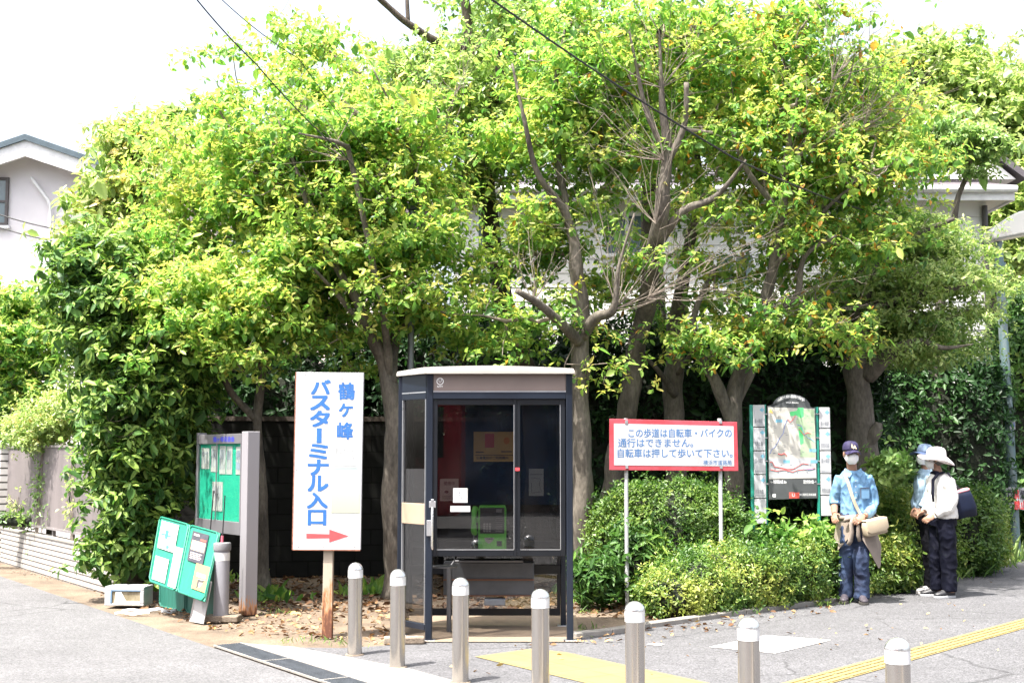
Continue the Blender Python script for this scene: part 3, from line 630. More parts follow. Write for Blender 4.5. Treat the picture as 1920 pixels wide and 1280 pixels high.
# ------------------------------------------------------------ leaning green boards
mt_gb = M('green_plastic_board', (.008, .165, .105), .5, var=.12, scale=6, stretch=(4, 4, .4), fine=.08)
mt_gbd = M('weathered_green_board', (.008, .085, .06), .6, col2=(.02, .13, .10), scale=5, stretch=(6, 6, .4), fine=.12)
def slab(name, label, TL, TR, BR, BL, mat, fold=.5):
    o = thing(name, label, 'board', (BL + BR) / 2)
    U = lambda a, b: (TL.lerp(TR, a)).lerp(BL.lerp(BR, a), b)
    nn = (TR - TL).cross(BL - TL).normalized()
    if nn.y > 0: nn = -nn
    def plate(mb, a0, a1, b0, b1, o0, o1):
        q = [U(a0, b0), U(a1, b0), U(a1, b1), U(a0, b1)]
        vs = [p + nn * o0 for p in q] + [p + nn * o1 for p in q]
        mb.add(vs, [(0, 1, 2, 3), (7, 6, 5, 4), (0, 4, 5, 1), (1, 5, 6, 2), (2, 6, 7, 3), (3, 7, 4, 0)])
    for a0, a1 in ((0, fold - .006), (fold + .006, 1)):
        m = MB(); plate(m, a0, a1, 0, 1, -.02, 0); pl = m.build('leaf', mat, o, True, bevel=.012, seg=3)
        e = MB(); c = .035; r = [U(a, b) + nn * .004 for a, b in ((a0 + .01, .06), (a0 + .04, .01), (a1 - .04, .01), (a1 - .01, .06), (a1 - .01, .94), (a1 - .04, .99), (a0 + .04, .99), (a0 + .01, .94))]
        e.tube(r + [r[0]], .009, 8); e.build('rolled_edge', mat, pl, True, smooth=True)
    return o, plate
A_ = [at(302, 1010, 13.58), at(403, 1034, 12.55), gnd(402, 1160), gnd(299, 1136)]
bA, _ = slab('green_board', 'weathered dark green folding board standing on the ground behind the brighter one', *A_, mt_gbd)
B_ = [at(300, 967, 13.2), at(412, 998, 12.40), at(383, 1128, 12.0), at(279, 1089, 12.8)]
bB, pl_ = slab('green_board', 'bright green folding board with taped notices, leaning on the darker board', *B_, mt_gb, .52)
mt_yp = M('yellow_paper', (.38, .26, .085), .6, var=.05); mt_bp = M('black_print', (.035, .035, .045), .5, var=.2, scale=20)
for nm, a0, a1, b0, b1, mt in (('poster', .06, .36, .06, .48, mt_pap), ('poster', .06, .30, .60, .95, mt_pap), ('poster', .36, .50, .38, .97, mt_pap), ('poster', .60, .86, .08, .52, mt_bp), ('poster', .76, .99, .52, .88, mt_yp)):
    m = MB(); pl_(m, a0, a1, b0, b1, .008, .0105); q = m.build(nm, mt, bB, True)
    m = MB(); w_, h_ = a1 - a0, b1 - b0
    if mt is mt_bp:
        pl_(m, a0 + .02, a1 - .02, b0 + h_*.3, b0 + h_*.62, .0108, .0116); m.build('picture', M('tan_print', (.45, .36, .22), .6, var=.3, scale=25), q, True); m = MB()
        for j in range(4): pl_(m, a0 + .03, a1 - .04 - .02 * (j % 2), b0 + h_*(.70 + .06 * j), b0 + h_*(.72 + .06 * j), .0108, .0116)
        pl_(m, a0 + .03, a0 + .12, b0 + h_*.08, b0 + h_*.14, .0108, .0116); m.build('printing', M('pale_print', (.5, .42, .40), .6), q, True); m = MB(); pl_(m, a1 - .11, a1 - .02, b0 + h_*.2, b0 + h_*.26, .0108, .0116); m.build('printing', mt_redp, q, True)
    elif mt is mt_yp:
        for j in (.35, .44): pl_(m, a0 + .04, a1 - .04, b0 + h_*j, b0 + h_*(j + .05), .0108, .0116)
        m.build('printing', M('lilac_print', (.42, .36, .48), .6), q, True)
    else:
        for j in range(3): pl_(m, a0 + .03, a1 - .05, b0 + h_*(.12 + .1 * j), b0 + h_*(.14 + .1 * j), .0108, .0116)
        if b1 < .5: pl_(m, a0 + .02, a1 - .1, b0 + h_*.45, b0 + h_*.5, .0108, .0116); pl_(m, a0 + .1, a0 + .15, b0 + h_*.3, b0 + h_*.6, .0108, .0116); pl_(m, a0 + .15, a0 + .2, b0 + h_*.82, b0 + h_*.94, .0108, .0116)
        m.build('printing', M('teal_print', (.03, .36, .32), .6) if b1 < .5 else M('grey_print', (.40, .36, .36), .6), q, True)
        if a0 == .36:
            m = MB(); 
            for j in range(18):
                t0, t1 = j * .349, (j + 1) * .349 - .02
                c0, c1 = (.43 + .05 * math.cos((t0+t1)/2), .70 + .09 * math.sin((t0+t1)/2)); pl_(m, c0 - .008, c0 + .008, c1 - .02, c1 + .02, .0108, .0115 + .0001 * (j % 2))
            m.build('ring_print', M('pink_print', (.55, .16, .22), .6), q, True)
# white plank, white box, litter
q = [at(383, 1085, 12.22), at(398, 1090, 12.15), gnd(383, 1169), gnd(356, 1164)]
q[0] = at(372, 1085, 12.15); m = MB(); nn = Vector((-.5, -.85, .1)).normalized() * .012
m.add([p for p in q] + [p + nn for p in q], [(0, 1, 2, 3), (7, 6, 5, 4), (0, 4, 5, 1), (1, 5, 6, 2), (2, 6, 7, 3), (3, 7, 4, 0)])
o = m.build('white_plank', mt_white, bevel=.002); tag(o, 'short white plank leaning against the front of the green boards', 'plank')
wb = thing('white_box', 'broken white appliance case with a dark window lying on the verge by the leaning boards', 'appliance', gnd(232, 1139), rad(-6))
m = MB(); m.bb(-.21, .21, .0, .03, .02, .045); m.bb(-.21, .21, .0, .03, .175, .215); m.bb(-.21, -.135, .0, .03, .045, .175); m.bb(.17, .21, .0, .03, .045, .175)
m.bb(-.21, .21, .031, .25, .195, .217); m.bb(-.21, .21, .031, .25, .018, .04); m.bb(-.21, -.19, .031, .25, .04, .195); m.bb(.19, .21, .031, .25, .04, .195); m.bb(-.19, .19, .235, .25, .04, .195)
m.build('case', mt_white, wb, bevel=.006)
m = MB(); m.bb(-.135, .17, .012, .018, .045, .175); m.build('window', M('smoky_window', (.12, .095, .05), .2, col2=(.3, .26, .18), scale=8), wb)
m = MB(); m.prism([(-.10, .03), (.17, .03), (.17, .07), (.02, .07), (-.03, .16), (-.09, .16)], -.004, .009); m.build('torn_label', M('stained_label', (.62, .60, .55), .6, col2=(.5, .2, .12), lo=.3, hi=.42, scale=7), wb)
m = MB(); m.bb(-.14, .175, -.002, .0, .17, .179); m.bb(-.145, -.13, -.002, .0, .045, .17); m.build('blue_edge', M('blue_edge', (.10, .18, .28), .5), wb)
for i, (px, py, lx, r, lab_, mt) in enumerate(((248, 1152, .34, .05, 'long pale stick lying on the verge below the white box', M('pale_wood', (.62, .52, .42), .8)), (268, 1146, .40, .3, 'crumpled white plastic strip on the ground beside the white box', mt_white), (318, 1148, .16, .6, 'small white scrap by the foot of the dark green board', mt_white))):
    p = gnd(px, py); m = MB(); pts = [(-lx/2 + lx * t, .012 * math.sin(5 * t + i), .014 + .008 * math.sin(9 * t)) for t in np.linspace(0, 1, 8)]
    m.tube(pts, [.014, .018, .02, .022, .026, .02, .022, .01], 7, flat=.6); o = m.build(('stick', 'plastic_strip', 'plastic_scrap')[i], mt); o.location = p; o.rotation_euler.z = r; tag(o, lab_, ('stick', 'litter', 'litter')[i])
# ------------------------------------------------------------ route map board
mt_pgreen = M('dark_green_post', (.015, .20, .15), .4, var=.1); mt_mapf = M('dark_grey_panel', (.055, .06, .062), .45, var=.1)
mp_ = thing('map_board', 'walking route map board between two columns of white direction plates on green posts', 'map board', gnd(1488, 1121), rad(-5))
k = 14.0 / F; mx_ = lambda px: (px - 1488) * k; mz = lambda py: H + (850 - py) * k
for a, b in ((1412, 1418), (1439, 1443), (1536, 1541)):
    m = MB(); m.bb(mx_(a), mx_(b), .0, .05, 0, mz(757 if a < 1500 else 762)); m.build('post', mt_pgreen, mp_, bevel=.004)
mt_lt = M('light_grey_ink', (.20, .21, .23), .7); mt_cy = M('sky_blue_ink', (.14, .32, .42), .6)
def plates(x0, x1, ys):
    for i in range(len(ys) - 1):
        m = MB(); m.bb(mx_(x0), mx_(x1), -.018, -.002, mz(ys[i + 1] - 1.2), mz(ys[i] + .6)); q = m.build('direction_plate', mt_white, mp_, bevel=.003)
        if i < 4:
            m = MB(); put_line(m, '市民の森' if i % 2 else '鶴ヶ峰駅', mx_(x0 + 2), mz(ys[i] + 35 if i != 2 else ys[i] + 22), .055, -.0195, 'L', .01, width=.09)
            put_line(m, 'Shimin-no-mori', mx_(x0 + 2), mz(ys[i] + 40), .03, -.0195, 'L', 0, width=.1); m.build('printing', mt_lt, q)
            m = MB(); X, Z = mx_(x1 - 4), mz(ys[i] + 10); m.add([(X - .035, -.0195, Z), (X, -.0195, Z + .03), (X, -.0195, Z + .012), (X + .015, -.0195, Z + .012), (X + .015, -.0195, Z - .012), (X, -.0195, Z - .012), (X, -.0195, Z - .03)], [tuple(range(7))]); m.build('arrow', mt_cy, q)
    e = MB(); 
    return
plates(1418, 1440, [757, 800, 845, 890, 935, 983]); plates(1542, 1562, [762, 803, 845, 888, 929, 968])
m = MB(); arc = [(mx_(1445), mz(760)), (mx_(1535), mz(764))] + [(mx_(1490) + 36 * k * math.cos(t), mz(763) + 26 * k * math.sin(t)) for t in np.linspace(.05, 3.09, 18)]
m.prism(arc, -.012, .0); ar = m.build('arch_top', mt_mapf, mp_)
m = MB(); tx = 'ふるさと緑の散策路案内図'; n = len(tx)
for i, ch in enumerate(tx):
    t = rad(132 - 84 * i / (n - 1)); X = mx_(1490) + 31 * k * math.cos(t) * 1.1; Z = mz(766) + 24.5 * k * math.sin(t); put_cell(m, ch, X, Z, .034, .036, -.0135, .01)
put_line(m, 'Walk Route', mx_(1492), mz(755), .028, -.0135, 'C', .01); m.build('lettering', M('white_ink', (.75, .75, .75), .6), ar)
m = MB(); m.prism([(mx_(1445), mz(937)), (mx_(1536), mz(934)), (mx_(1535), mz(763)), (mx_(1445), mz(760))], -.014, -.001); fr = m.build('map_panel', mt_mapf, mp_, bevel=.003)
m = MB(); m.prism([(mx_(1446.5), mz(898)), (mx_(1534.5), mz(896)), (mx_(1533.5), mz(765)), (mx_(1446.5), mz(762))], -.0165, -.0135); fc = m.build('map_sheet', M('map_paper', (.40, .385, .35), .55, var=.03), fr)
def poly(pts, y, mat, nm='printing'):
    m = MB(); m.add([(mx_(a), y, mz(b)) for a, b in pts], [tuple(range(len(pts)))]); return m.build(nm, mat, fc)
poly([(1505, 766), (1533, 767), (1533, 857), (1505, 856), (1507, 820), (1498, 790)], -.0170, M('pale_green_area', (.30, .40, .25), .6), 'green_area')
poly([(1487, 771), (1500, 769), (1503, 762.8), (1513, 763.5), (1513, 780), (1508, 783), (1500, 778), (1488, 779)], -.0174, M('bright_green_area', (.08, .48, .16), .6), 'woodland_area')
poly([(1503, 800), (1510, 800), (1512, 830), (1506, 834), (1503, 815)], -.0174, M('bright_green_area', (.08, .48, .16), .6), 'woodland_area')
poly([(1447, 859), (1534, 859), (1534.3, 895), (1447, 896)], -.0170, M('pale_grey_area', (.36, .37, .38), .6), 'key_area')
for a, b in ((1460, 785), (1522, 841), (1473, 862), (1524, 862)): poly([(a, b), (a + 13, b), (a + 13, b + 6), (a, b + 6)], -.0176, mt_cy, 'blue_caption')
poly([(1448, 772), (1451, 764), (1456, 774)], -.0176, M('ochre_ink', (.6, .4, .1), .6), 'emblem')
def route(pts, mat, w=.006):
    m = MB(); m.tube([(mx_(a), -.0175, mz(b)) for a, b in pts], w, 5, flat=.25); m.build('route_line', mat, fc)
mt_rr = M('route_red', (.60, .08, .08), .6); mt_rbl = M('route_blue', (.18, .25, .55), .6)
route([(1449, 850), (1452, 842), (1458, 838), (1463, 830), (1468, 820), (1474, 812), (1478, 795), (1483, 785)], mt_rbl); route([(1483, 785), (1487, 790), (1493, 785), (1497, 778)], mt_rr)
route([(1500, 795), (1508, 797), (1513, 812), (1520, 820), (1527, 823), (1532, 828)], mt_rbl); route([(1504, 803), (1512, 814), (1520, 810), (1526, 812)], mt_rr)
route([(1448, 866), (1453, 866), (1456, 874), (1468, 876), (1480, 879), (1492, 878), (1502, 872), (1510, 868), (1520, 870)], mt_rr, .008)
route([(1449, 880), (1460, 882), (1475, 880), (1490, 884), (1500, 880), (1516, 879), (1532, 877)], mt_rr, .008); route([(1464, 850), (1470, 852), (1476, 849), (1480, 854)], mt_rr, .01); route([(1512, 878), (1520, 880), (1530, 878)], mt_rbl, .008)
m = MB()
for i in range(46): a, b = random.uniform(1450, 1530), random.uniform(775, 850); m.add([(mx_(a), -.0178, mz(b)), (mx_(a + random.uniform(3, 8)), -.0178, mz(b)), (mx_(a + 3), -.0178, mz(b + 1)), (mx_(a), -.0178, mz(b + 1))], [(0, 1, 2, 3)])
for i in range(14): a = 1450 + i * 6; m.add([(mx_(a), -.0178, mz(870 + (i % 3) * 7)), (mx_(a + 3), -.0178, mz(870 + (i % 3) * 7)), (mx_(a + 3), -.0178, mz(873 + (i % 3) * 7)), (mx_(a), -.0178, mz(873 + (i % 3) * 7))], [(0, 1, 2, 3)])
m.build('captions', mt_lt, fc)
m = MB(); put_line(m, '⟵ 市沢市民の森 3km', mx_(1449), mz(906), .045, -.0152, 'L', .01, width=.17); put_line(m, '追分市民の森 ⟶', mx_(1510), mz(906), .045, -.0152, 'L', .01, width=.14); put_line(m, '旭区役所区政推進課', mx_(1502), mz(929), .03, -.0152, 'L', 0, width=.18); m.bb(mx_(1452), mx_(1458), -.0155, -.0150, mz(932), mz(926)); m.build('footer_lettering', M('white_ink', (.75, .75, .75), .6), fr)
m = MB(); m.bb(mx_(1483), mx_(1502), -.0165, -.0145, mz(934), mz(923)); rp = m.build('red_plate', mt_redp, fr); m = MB(); put_line(m, 'U', mx_(1491), mz(931), .05, -.0175, 'C', .03); m.build('lettering', mt_white, rp)
m = MB()
for py in (775, 820, 864, 907): m.bb(mx_(1440), mx_(1447), -.008, -.002, mz(py) - .006, mz(py) + .006); m.bb(mx_(1535), mx_(1543), -.008, -.002, mz(py) - .006, mz(py) + .006)
m.build('brackets', mt_steel_c, mp_)
# ------------------------------------------------------------ walls and fence on the left
def brickmat(name, c1, c2, mortar, bw, bh, gap=.006, off=.5):
    m, nt, b = nodes(name); L = nt.links.new
    tc = N(nt, 'ShaderNodeTexCoord'); sx = N(nt, 'ShaderNodeSeparateXYZ'); cx = N(nt, 'ShaderNodeCombineXYZ'); L(tc.outputs['Object'], sx.inputs[0]); L(sx.outputs[0], cx.inputs[0]); L(sx.outputs[2], cx.inputs[1])
    br = N(nt, 'ShaderNodeTexBrick'); br.offset = off; L(cx.outputs[0], br.inputs['Vector'])
    for k_, v in (('Color1', c4(c1)), ('Color2', c4(c2)), ('Mortar', c4(mortar)), ('Scale', 1.0), ('Mortar Size', gap), ('Brick Width', bw), ('Row Height', bh), ('Mortar Smooth', .1), ('Bias', 0.0)): br.inputs[k_].default_value = v
    no = N(nt, 'ShaderNodeTexNoise', Scale=9.0, Detail=6.0); L(tc.outputs['Object'], no.inputs['Vector'])
    mr = N(nt, 'ShaderNodeMapRange'); mr.inputs[3].default_value = .75; mr.inputs[4].default_value = 1.2; L(no.outputs['Fac'], mr.inputs[0])
    sc = N(nt, 'ShaderNodeVectorMath', operation='SCALE'); L(br.outputs['Color'], sc.inputs[0]); L(mr.outputs[0], sc.inputs['Scale']); L(sc.outputs[0], b.inputs['Base Color']); b.inputs['Roughness'].default_value = .7
    bp = N(nt, 'ShaderNodeBump', Strength=.7, Distance=.01); bp.invert = True; L(br.outputs['Fac'], bp.inputs['Height']); L(bp.outputs[0], b.inputs['Normal']); return m
mt_tile = brickmat('white_long_brick', (.40, .375, .345), (.34, .32, .295), (.075, .065, .06), .9, .068, .009)
w0 = gnd(188, 1109); w1 = gnd(0, 1052); dw = (w1 - w0); dw.z = 0; dwn = dw.normalized(); wlen = dw.length + 1.2
wl = thing('low_wall', 'low wall of long white bricks along the left road edge', 'wall', (w1.x + dwn.x * 1.2, w1.y + dwn.y * 1.2, 0), math.atan2(-dwn.y, -dwn.x))
m = MB(); m.bb(0, wlen + .5, 0, .14, -.01, .47); m.build('brickwork', mt_tile, wl)
m = MB(); m.bb(-.0, wlen + .5, -.012, .155, .4705, .50); m.build('coping', mt_conc, wl, bevel=.005)
mt_corr = M('grey_brown_corrugated', (.205, .18, .178), .55, var=.12, scale=3, stretch=(1, 1, .2), metal=.1)
fe = thing('corrugated_fence', 'tall grey brown corrugated panel fence standing on the low white brick wall', 'fence', wl.location.copy(), wl.rotation_euler.z)
m = MB(); n = int((wlen + .4) / .028); vs = []; fs = []
for i in range(n * 4 + 1):
    x = i * .028 / 4; y = .06 + (.0, .0, .012, .012)[i % 4]
    vs += [(x, y, .60), (x, y, 1.66)]
for i in range(n * 4): fs.append((2*i, 2*i + 2, 2*i + 3, 2*i + 1))
m.add(vs, fs); m.build('panels', mt_corr, fe)
m = MB()
for zz in (.585, 1.66): m.bb(0, wlen + .4, .045, .09, zz, zz + .03)
m.build('rail', M('fence_rail', (.20, .18, .18), .5), fe)
mm_ = MB()
for i in range(8): x = .15 + i * .9; mm_ = MB(); mm_.bb(x, x + .05, .075, .115, .50, 1.68); mm_.build('post', M('fence_post', (.17, .155, .15), .5) if i == 0 else bpy.data.materials['fence_post'], fe)
gp = thing('gate_pillar', 'white brick gate pillar with dark joints at the far end of the low wall', 'pillar', (w1.x - .0, w1.y + .1, 0), wl.rotation_euler.z)
m = MB(); m.bb(-.28, .10, -.1, .28, 0, 1.66); m.build('shaft', brickmat('pillar_brick', (.66, .64, .62), (.56, .54, .52), (.06, .055, .05), .42, .105, .012, .0), gp)
m = MB(); m.bb(-.30, .12, -.12, .30, 1.66, 1.71); m.build('cap', mt_conc, gp, bevel=.006)
# dark block wall behind the planting bed
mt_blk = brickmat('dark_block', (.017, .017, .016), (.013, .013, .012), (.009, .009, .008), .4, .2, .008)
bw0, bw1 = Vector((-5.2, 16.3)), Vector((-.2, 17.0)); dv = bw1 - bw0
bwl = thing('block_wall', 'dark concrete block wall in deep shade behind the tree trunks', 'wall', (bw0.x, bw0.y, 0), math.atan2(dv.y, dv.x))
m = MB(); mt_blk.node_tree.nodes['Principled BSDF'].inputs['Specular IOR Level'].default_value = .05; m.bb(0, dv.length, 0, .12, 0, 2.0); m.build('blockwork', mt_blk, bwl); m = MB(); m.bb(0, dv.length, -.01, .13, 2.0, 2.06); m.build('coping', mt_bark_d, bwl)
# ------------------------------------------------------------ houses
mt_stucco = M('pale_lilac_stucco', (.66, .63, .66), .85, var=.04, scale=2, bump=.1, bscale=120)
mt_cream = M('white_siding', (.66, .65, .64), .7, var=.04, scale=2); mt_soff = M('cream_soffit', (.60, .57, .50), .7, var=.04)
mt_slate = M('dark_slate_tiles', (.085, .075, .085), .7, var=.3, scale=14, stretch=(1, 1, 5)); mt_wing = M('window_glass', (.10, .14, .16), .08, var=.15, scale=2, spec=.8)
mt_wfr = M('white_window_frame', (.62, .62, .63), .4)
hl = thing('left_house', 'pale lilac stucco house with a shallow gable and dark roof edge at the left edge', 'house', (at(65, 260, 24).x, 24.0, 0))
hl.name = 'stucco_house'
k = 24 / F; X = lambda px: (px - 65) * k; Z = lambda py: H + (850 - py) * k
ap = Z(262); xe = 2.6; ez = Z(262) - xe * .335
m = MB(); m.prism([(-xe, 0), (xe - 1.5, 0), (xe - 1.5, ap - .18 - (xe - 1.5) * .335), (0, ap - .18), (-xe, ez - .18)], 0, 9); m.build('wall', mt_stucco, hl)
m = MB()
for s in (-1, 1): m.prism([(0, ap - .34), (s * xe, ez - .34), (s * xe, ez - .04), (0, ap - .04)], -.45, -.38)
m.build('barge_board', mt_wfr, hl)
m = MB(); m.prism([(-xe - .1, ez - .10), (0, ap - .04), (xe + .1, ez - .10), (xe + .1, ez - .0), (0, ap + .07), (-xe - .1, ez - .0)], -.5, 9.2); m.build('roof', M('blue_slate_edge', (.05, .075, .095), .5), hl)
m = MB(); m.prism([(-xe, ez - .16), (0, ap - .1), (xe, ez - .16), (xe, ez - .11), (0, ap - .05), (-xe, ez - .11)], -.377, 0); m.build('soffit', mt_soff, hl)
wf = MB(); wx0, wx1, wz0, wz1 = X(-60), X(15), Z(415), Z(333)
for a, b, c, d in ((wx0 - .05, wx0, wz0 - .05, wz1 + .05), (wx1, wx1 + .05, wz0 - .05, wz1 + .05), (wx0, wx1, wz0 - .05, wz0), (wx0, wx1, wz1, wz1 + .05), (wx0, wx1, (wz0+wz1)/2 - .02, (wz0+wz1)/2 + .02)): wf.bb(a, b, -.06, -.002, c, d)
wi = wf.build('window', M('dark_window_frame', (.07, .06, .06), .4), hl); m = MB(); m.bb(wx0, wx1, -.03, -.01, wz0, wz1); m.build('pane', mt_wing, wi)
m = MB(); m.bb(wx0 - .06, wx1 + .10, -.10, -.002, wz0 - .11, wz0 - .055); m.build('sill', mt_wfr, wi)
m = MB(); m.tube([(X(65), -.10, Z(330)), (X(98), -.10, Z(372)), (X(103), -.10, Z(385)), (X(104), -.10, 0)], .035, 10); m.build('downpipe', mt_wfr, hl, smooth=True)
m = MB(); m.bb(-xe, xe - 1.5, -.012, -.001, Z(540), Z(536)); m.bb(-xe, xe - 1.5, -.05, -.001, Z(556), Z(546)); m.build('string_course', mt_wfr, hl)
# white house behind the trees
hb = thing('white_house', 'white sided two storey house with dark tiled roof behind the trees', 'house', (0, 21.5, 0), rad(0))
k2 = 21.5 / F; X = lambda px: (px - 960) * k2; Z = lambda py: H + (850 - py) * k2
x0, x1, ze = X(850), X(1860), Z(372)
m = MB(); m.bb(x0, x1, 0, 7, 0, ze); m.build('wall', mt_cream, hb)
m = MB()
zz = .3
while zz < ze - .1: m.bb(x0, x1, -.010, -.001, zz, zz + .006); zz += .24
m.build('siding_joints', M('siding_shadow_gap', (.40, .39, .37), .8), hb)
ov = .32
m = MB(); m.bb(x0 - ov, x1 + ov, -ov, 7 + ov, ze - .03, ze); m.build('soffit', mt_soff, hb)
m = MB(); m.bb(x0 - ov - .02, x1 + ov + .02, -ov - .05, -ov, ze - .06, ze + .18); m.bb(x1 + ov, x1 + ov + .05, -ov, 7 + ov, ze - .06, ze + .18); m.bb(x0 - ov - .05, x0 - ov, -ov, 7 + ov, ze - .06, ze + .18); fa = m.build('fascia', mt_wfr, hb)
m = MB(); m.tube([(x0 - ov, -ov - .10, ze + .12), (x1 + ov + .05, -ov - .10, ze + .12)], .06, 10); m.build('gutter', mt_wfr, fa, smooth=True)
a, b = x0 - ov - .06, x1 + ov + .06; y0, y1, zr = -ov - .06, 7 + ov + .06, ze + .19; rz_ = zr + 1.25
m = MB(); m.add([(a, y0, zr), (b, y0, zr), (b, y1, zr), (a, y1, zr), (a + 3.3, 3.5, rz_), (b - 3.3, 3.5, rz_)], [(0, 1, 5, 4), (1, 2, 5), (2, 3, 4, 5), (3, 0, 4), (3, 2, 1, 0)]); ro = m.build('roof', mt_slate, hb)
m = MB()
for i in range(1, 9):
    t = i / 9; zt = zr + (rz_ - zr) * t; m.tube([(a + 3.3 * t, y0 + (3.5 - y0) * t - .01, zt + .012), (b - 3.3 * t, y0 + (3.5 - y0) * t - .01, zt + .012)], .012, 4)
m.build('tile_courses', M('tile_shadow', (.035, .03, .035), .8), ro)
gx = X(1832); gz = zr + .25
m = MB(); m.prism([(gx - 1.0, gz), (gx + .9, gz), (gx, gz + .75)], .3, 2.5); gb = m.build('gable', mt_cream, hb)
m = MB(); m.prism([(gx - 1.15, gz - .02), (gx, gz + .80), (gx + 1.05, gz - .02), (gx + 1.12, gz + .06), (gx, gz + .92), (gx - 1.22, gz + .06)], .22, 2.6); m.build('gable_roof', mt_slate, hb)
for px0, px1, p0, p1 in ((890, 935, 380, 470), (1130, 1225, 395, 480), (1340, 1420, 470, 545), (1660, 1712, 400, 470)):
    a0, a1, c0, c1 = X(px0), X(px1), Z(p1), Z(p0); m = MB()
    for q in ((a0, a0 + .06, c0, c1), (a1 - .06, a1, c0, c1), ((a0+a1)/2 - .03, (a0+a1)/2 + .03, c0 + .06, c1 - .06), (a0 + .06, a1 - .06, c0, c0 + .06), (a0 + .06, a1 - .06, c1 - .06, c1)): m.bb(q[0], q[1], -.05, -.002, q[2], q[3])
    w = m.build('window', mt_wfr, hb); m = MB(); m.bb(a0 + .05, a1 - .05, -.028, -.014, c0 + .05, c1 - .05); m.build('pane', mt_wing, w)
m = MB(); m.tube([(x1 - .05, -.08, ze - .1), (x1 - .05, -.08, 0)], .05, 8); m.build('downpipe', M('dark_downpipe', (.05, .045, .045), .4), hb, smooth=True)
# far pinkish house glimpsed left of centre through the leaves
hc = thing('pink_house', 'pinkish house with a blue grey window glimpsed through the upper leaves', 'house', (-4.6, 24, 0))
m = MB(); m.bb(-2.6, 2.6, 0, 6, 0, 6.6); m.build('wall', M('pale_pink_wall', (.60, .50, .48), .8), hc)
m = MB(); m.bb(-.7, .35, -.05, -.005, 5.0, 6.1); w = m.build('window', mt_wfr, hc); m = MB(); m.bb(-.64, .29, -.08, -.055, 5.06, 6.04); m.build('pane', mt_wing, w)
m = MB(); m.prism([(-3, 6.6), (3, 6.6), (0, 7.3)], -.4, 6.4); m.build('roof', mt_slate, hc)
# ------------------------------------------------------------ street lamp, its sign, utility pole, wires
mt_lp = M('weathered_pale_green_steel', (.10, .175, .19), .45, metal=.3, col2=(.17, .20, .205), scale=7, stretch=(2, 2, .3))
lpb = gnd(1904, 1046); lp = thing('street_lamp', 'pale blue green steel street lamp post with a wedge shaped head behind the right hedge', 'street lamp', lpb)
m = MB(); m.tube([(0, 0, 0), (-.02, 0, 1.2), (-.10, 0, 4.85)], [.085, .082, .062], 20); pl = m.build('pole', mt_lp, lp, smooth=True)
hz = 4.86; m = MB(); m.prism([(-.30, hz + .12), (-.24, hz), (.62, hz + .16), (1.0, hz + .60), (.15, hz + .42)], -.22, .22); m.build('lamp_head', M('stained_white_housing', (.66, .64, .60), .5, col2=(.42, .37, .32), lo=.28, hi=.45, scale=5), lp, bevel=.02)
m = MB(); m.prism([(-.20, hz - .012), (.6, hz + .14), (.6, hz + .155), (-.2, hz + .004)], -.17, .17); m.build('diffuser', M('frosted_lens', (.5, .52, .50), .3), lp)
m = MB(); m.bb(-.13, -.06, -.10, -.07, 3.9, 4.15); m.tube([(-.09, 0, 4.45), (-.09, 0, 4.52)], .09, 16); m.build('collar', mt_lp, lp)
m = MB(); m.bb(-.055, .03, -.093, -.083, 1.95, 2.10); st_ = m.build('sticker', mt_white, pl); m = MB(); put_line(m, 'N', -.012, 1.99, .09, -.0945, 'C', .03); m.build('printing', mt_blue, st_)
ns = thing('no_smoking_sign', 'small white sign with black and red Japanese lettering on the lamp post at right', 'sign', (lpb.x - .02, lpb.y - .12, 0), 0)
k = (lpb.y - .12) / F; sgz = lambda py: H + (850 - py) * k; sgx = lambda px: (px - 1903) * k
m = MB(); m.prism([(sgx(1875), sgz(947)), (sgx(1948), sgz(960)), (sgx(1948), sgz(914)), (sgx(1876), sgz(911))], -.012, .0); pnl = m.build('panel', mt_white, ns, bevel=.003)
m = MB(); put_line(m, '歩行', sgx(1877), sgz(931), .15, -.0135, 'L', .025, width=21 * k); put_line(m, '煙', sgx(1912), sgz(933), .15, -.0135, 'L', .025, width=11 * k); m.build('lettering', mt_ink, pnl)
m = MB(); put_line(m, '禁', sgx(1899), sgz(932), .15, -.0135, 'L', .025, width=11 * k); put_line(m, '禁止', sgx(1900), sgz(952), .15, -.0135, 'L', .025, width=23 * k); m.build('red_lettering', M('red_lettering', (.65, .05, .05), .5), pnl)
m = MB(); m.tube([(0, .02, sgz(925)), (0, .09, sgz(925))], .02, 8); m.build('bracket', mt_trim, ns)
ub = at(769, 850, 14.4); up_ = thing('utility_pole', 'slim grey steel pole with a small clamp rising behind the booth', 'pole', (ub.x, 14.4, 0))
k = 14.4 / F; m = MB(); m.tube([(0, 0, 0), (.0, 0, H + (850 - 375) * k)], [.038, .036], 14); m.build('shaft', M('grey_steel_pole', (.16, .175, .18), .45, metal=.5), up_, smooth=True)
m = MB(); zt = H + (850 - 385) * k; m.box((0, -.03, zt), (.10, .08, .06)); m.box((.05, -.05, zt - .1), (.02, .02, .3)); m.tube([(.015, -.01, zt + .03), (.02, 0, zt + .28)], .012, 6); m.build('clamp', mt_iron, up_)
def wire(label, pts, r, sag=.12):
    P = [Vector(p) for p in pts]; out = []
    for a, b in zip(P[:-1], P[1:]):
        for t in np.linspace(0, 1, 14): out.append(a.lerp(b, t) - Vector((0, 0, sag * 4 * t * (1 - t))))
    m = MB(); m.tube(out, r, 6); o = m.build('overhead_wire', mt_black, smooth=True); return tag(o, label, 'wire')
wire('thick overhead cable crossing the crown from top centre down to the lamp post', [at(860, -45, 9.5), at(1375, 296, 12.0), at(1640, 400, 15.0), (lpb.x - .1, lpb.y, 4.78)], .009, .04)
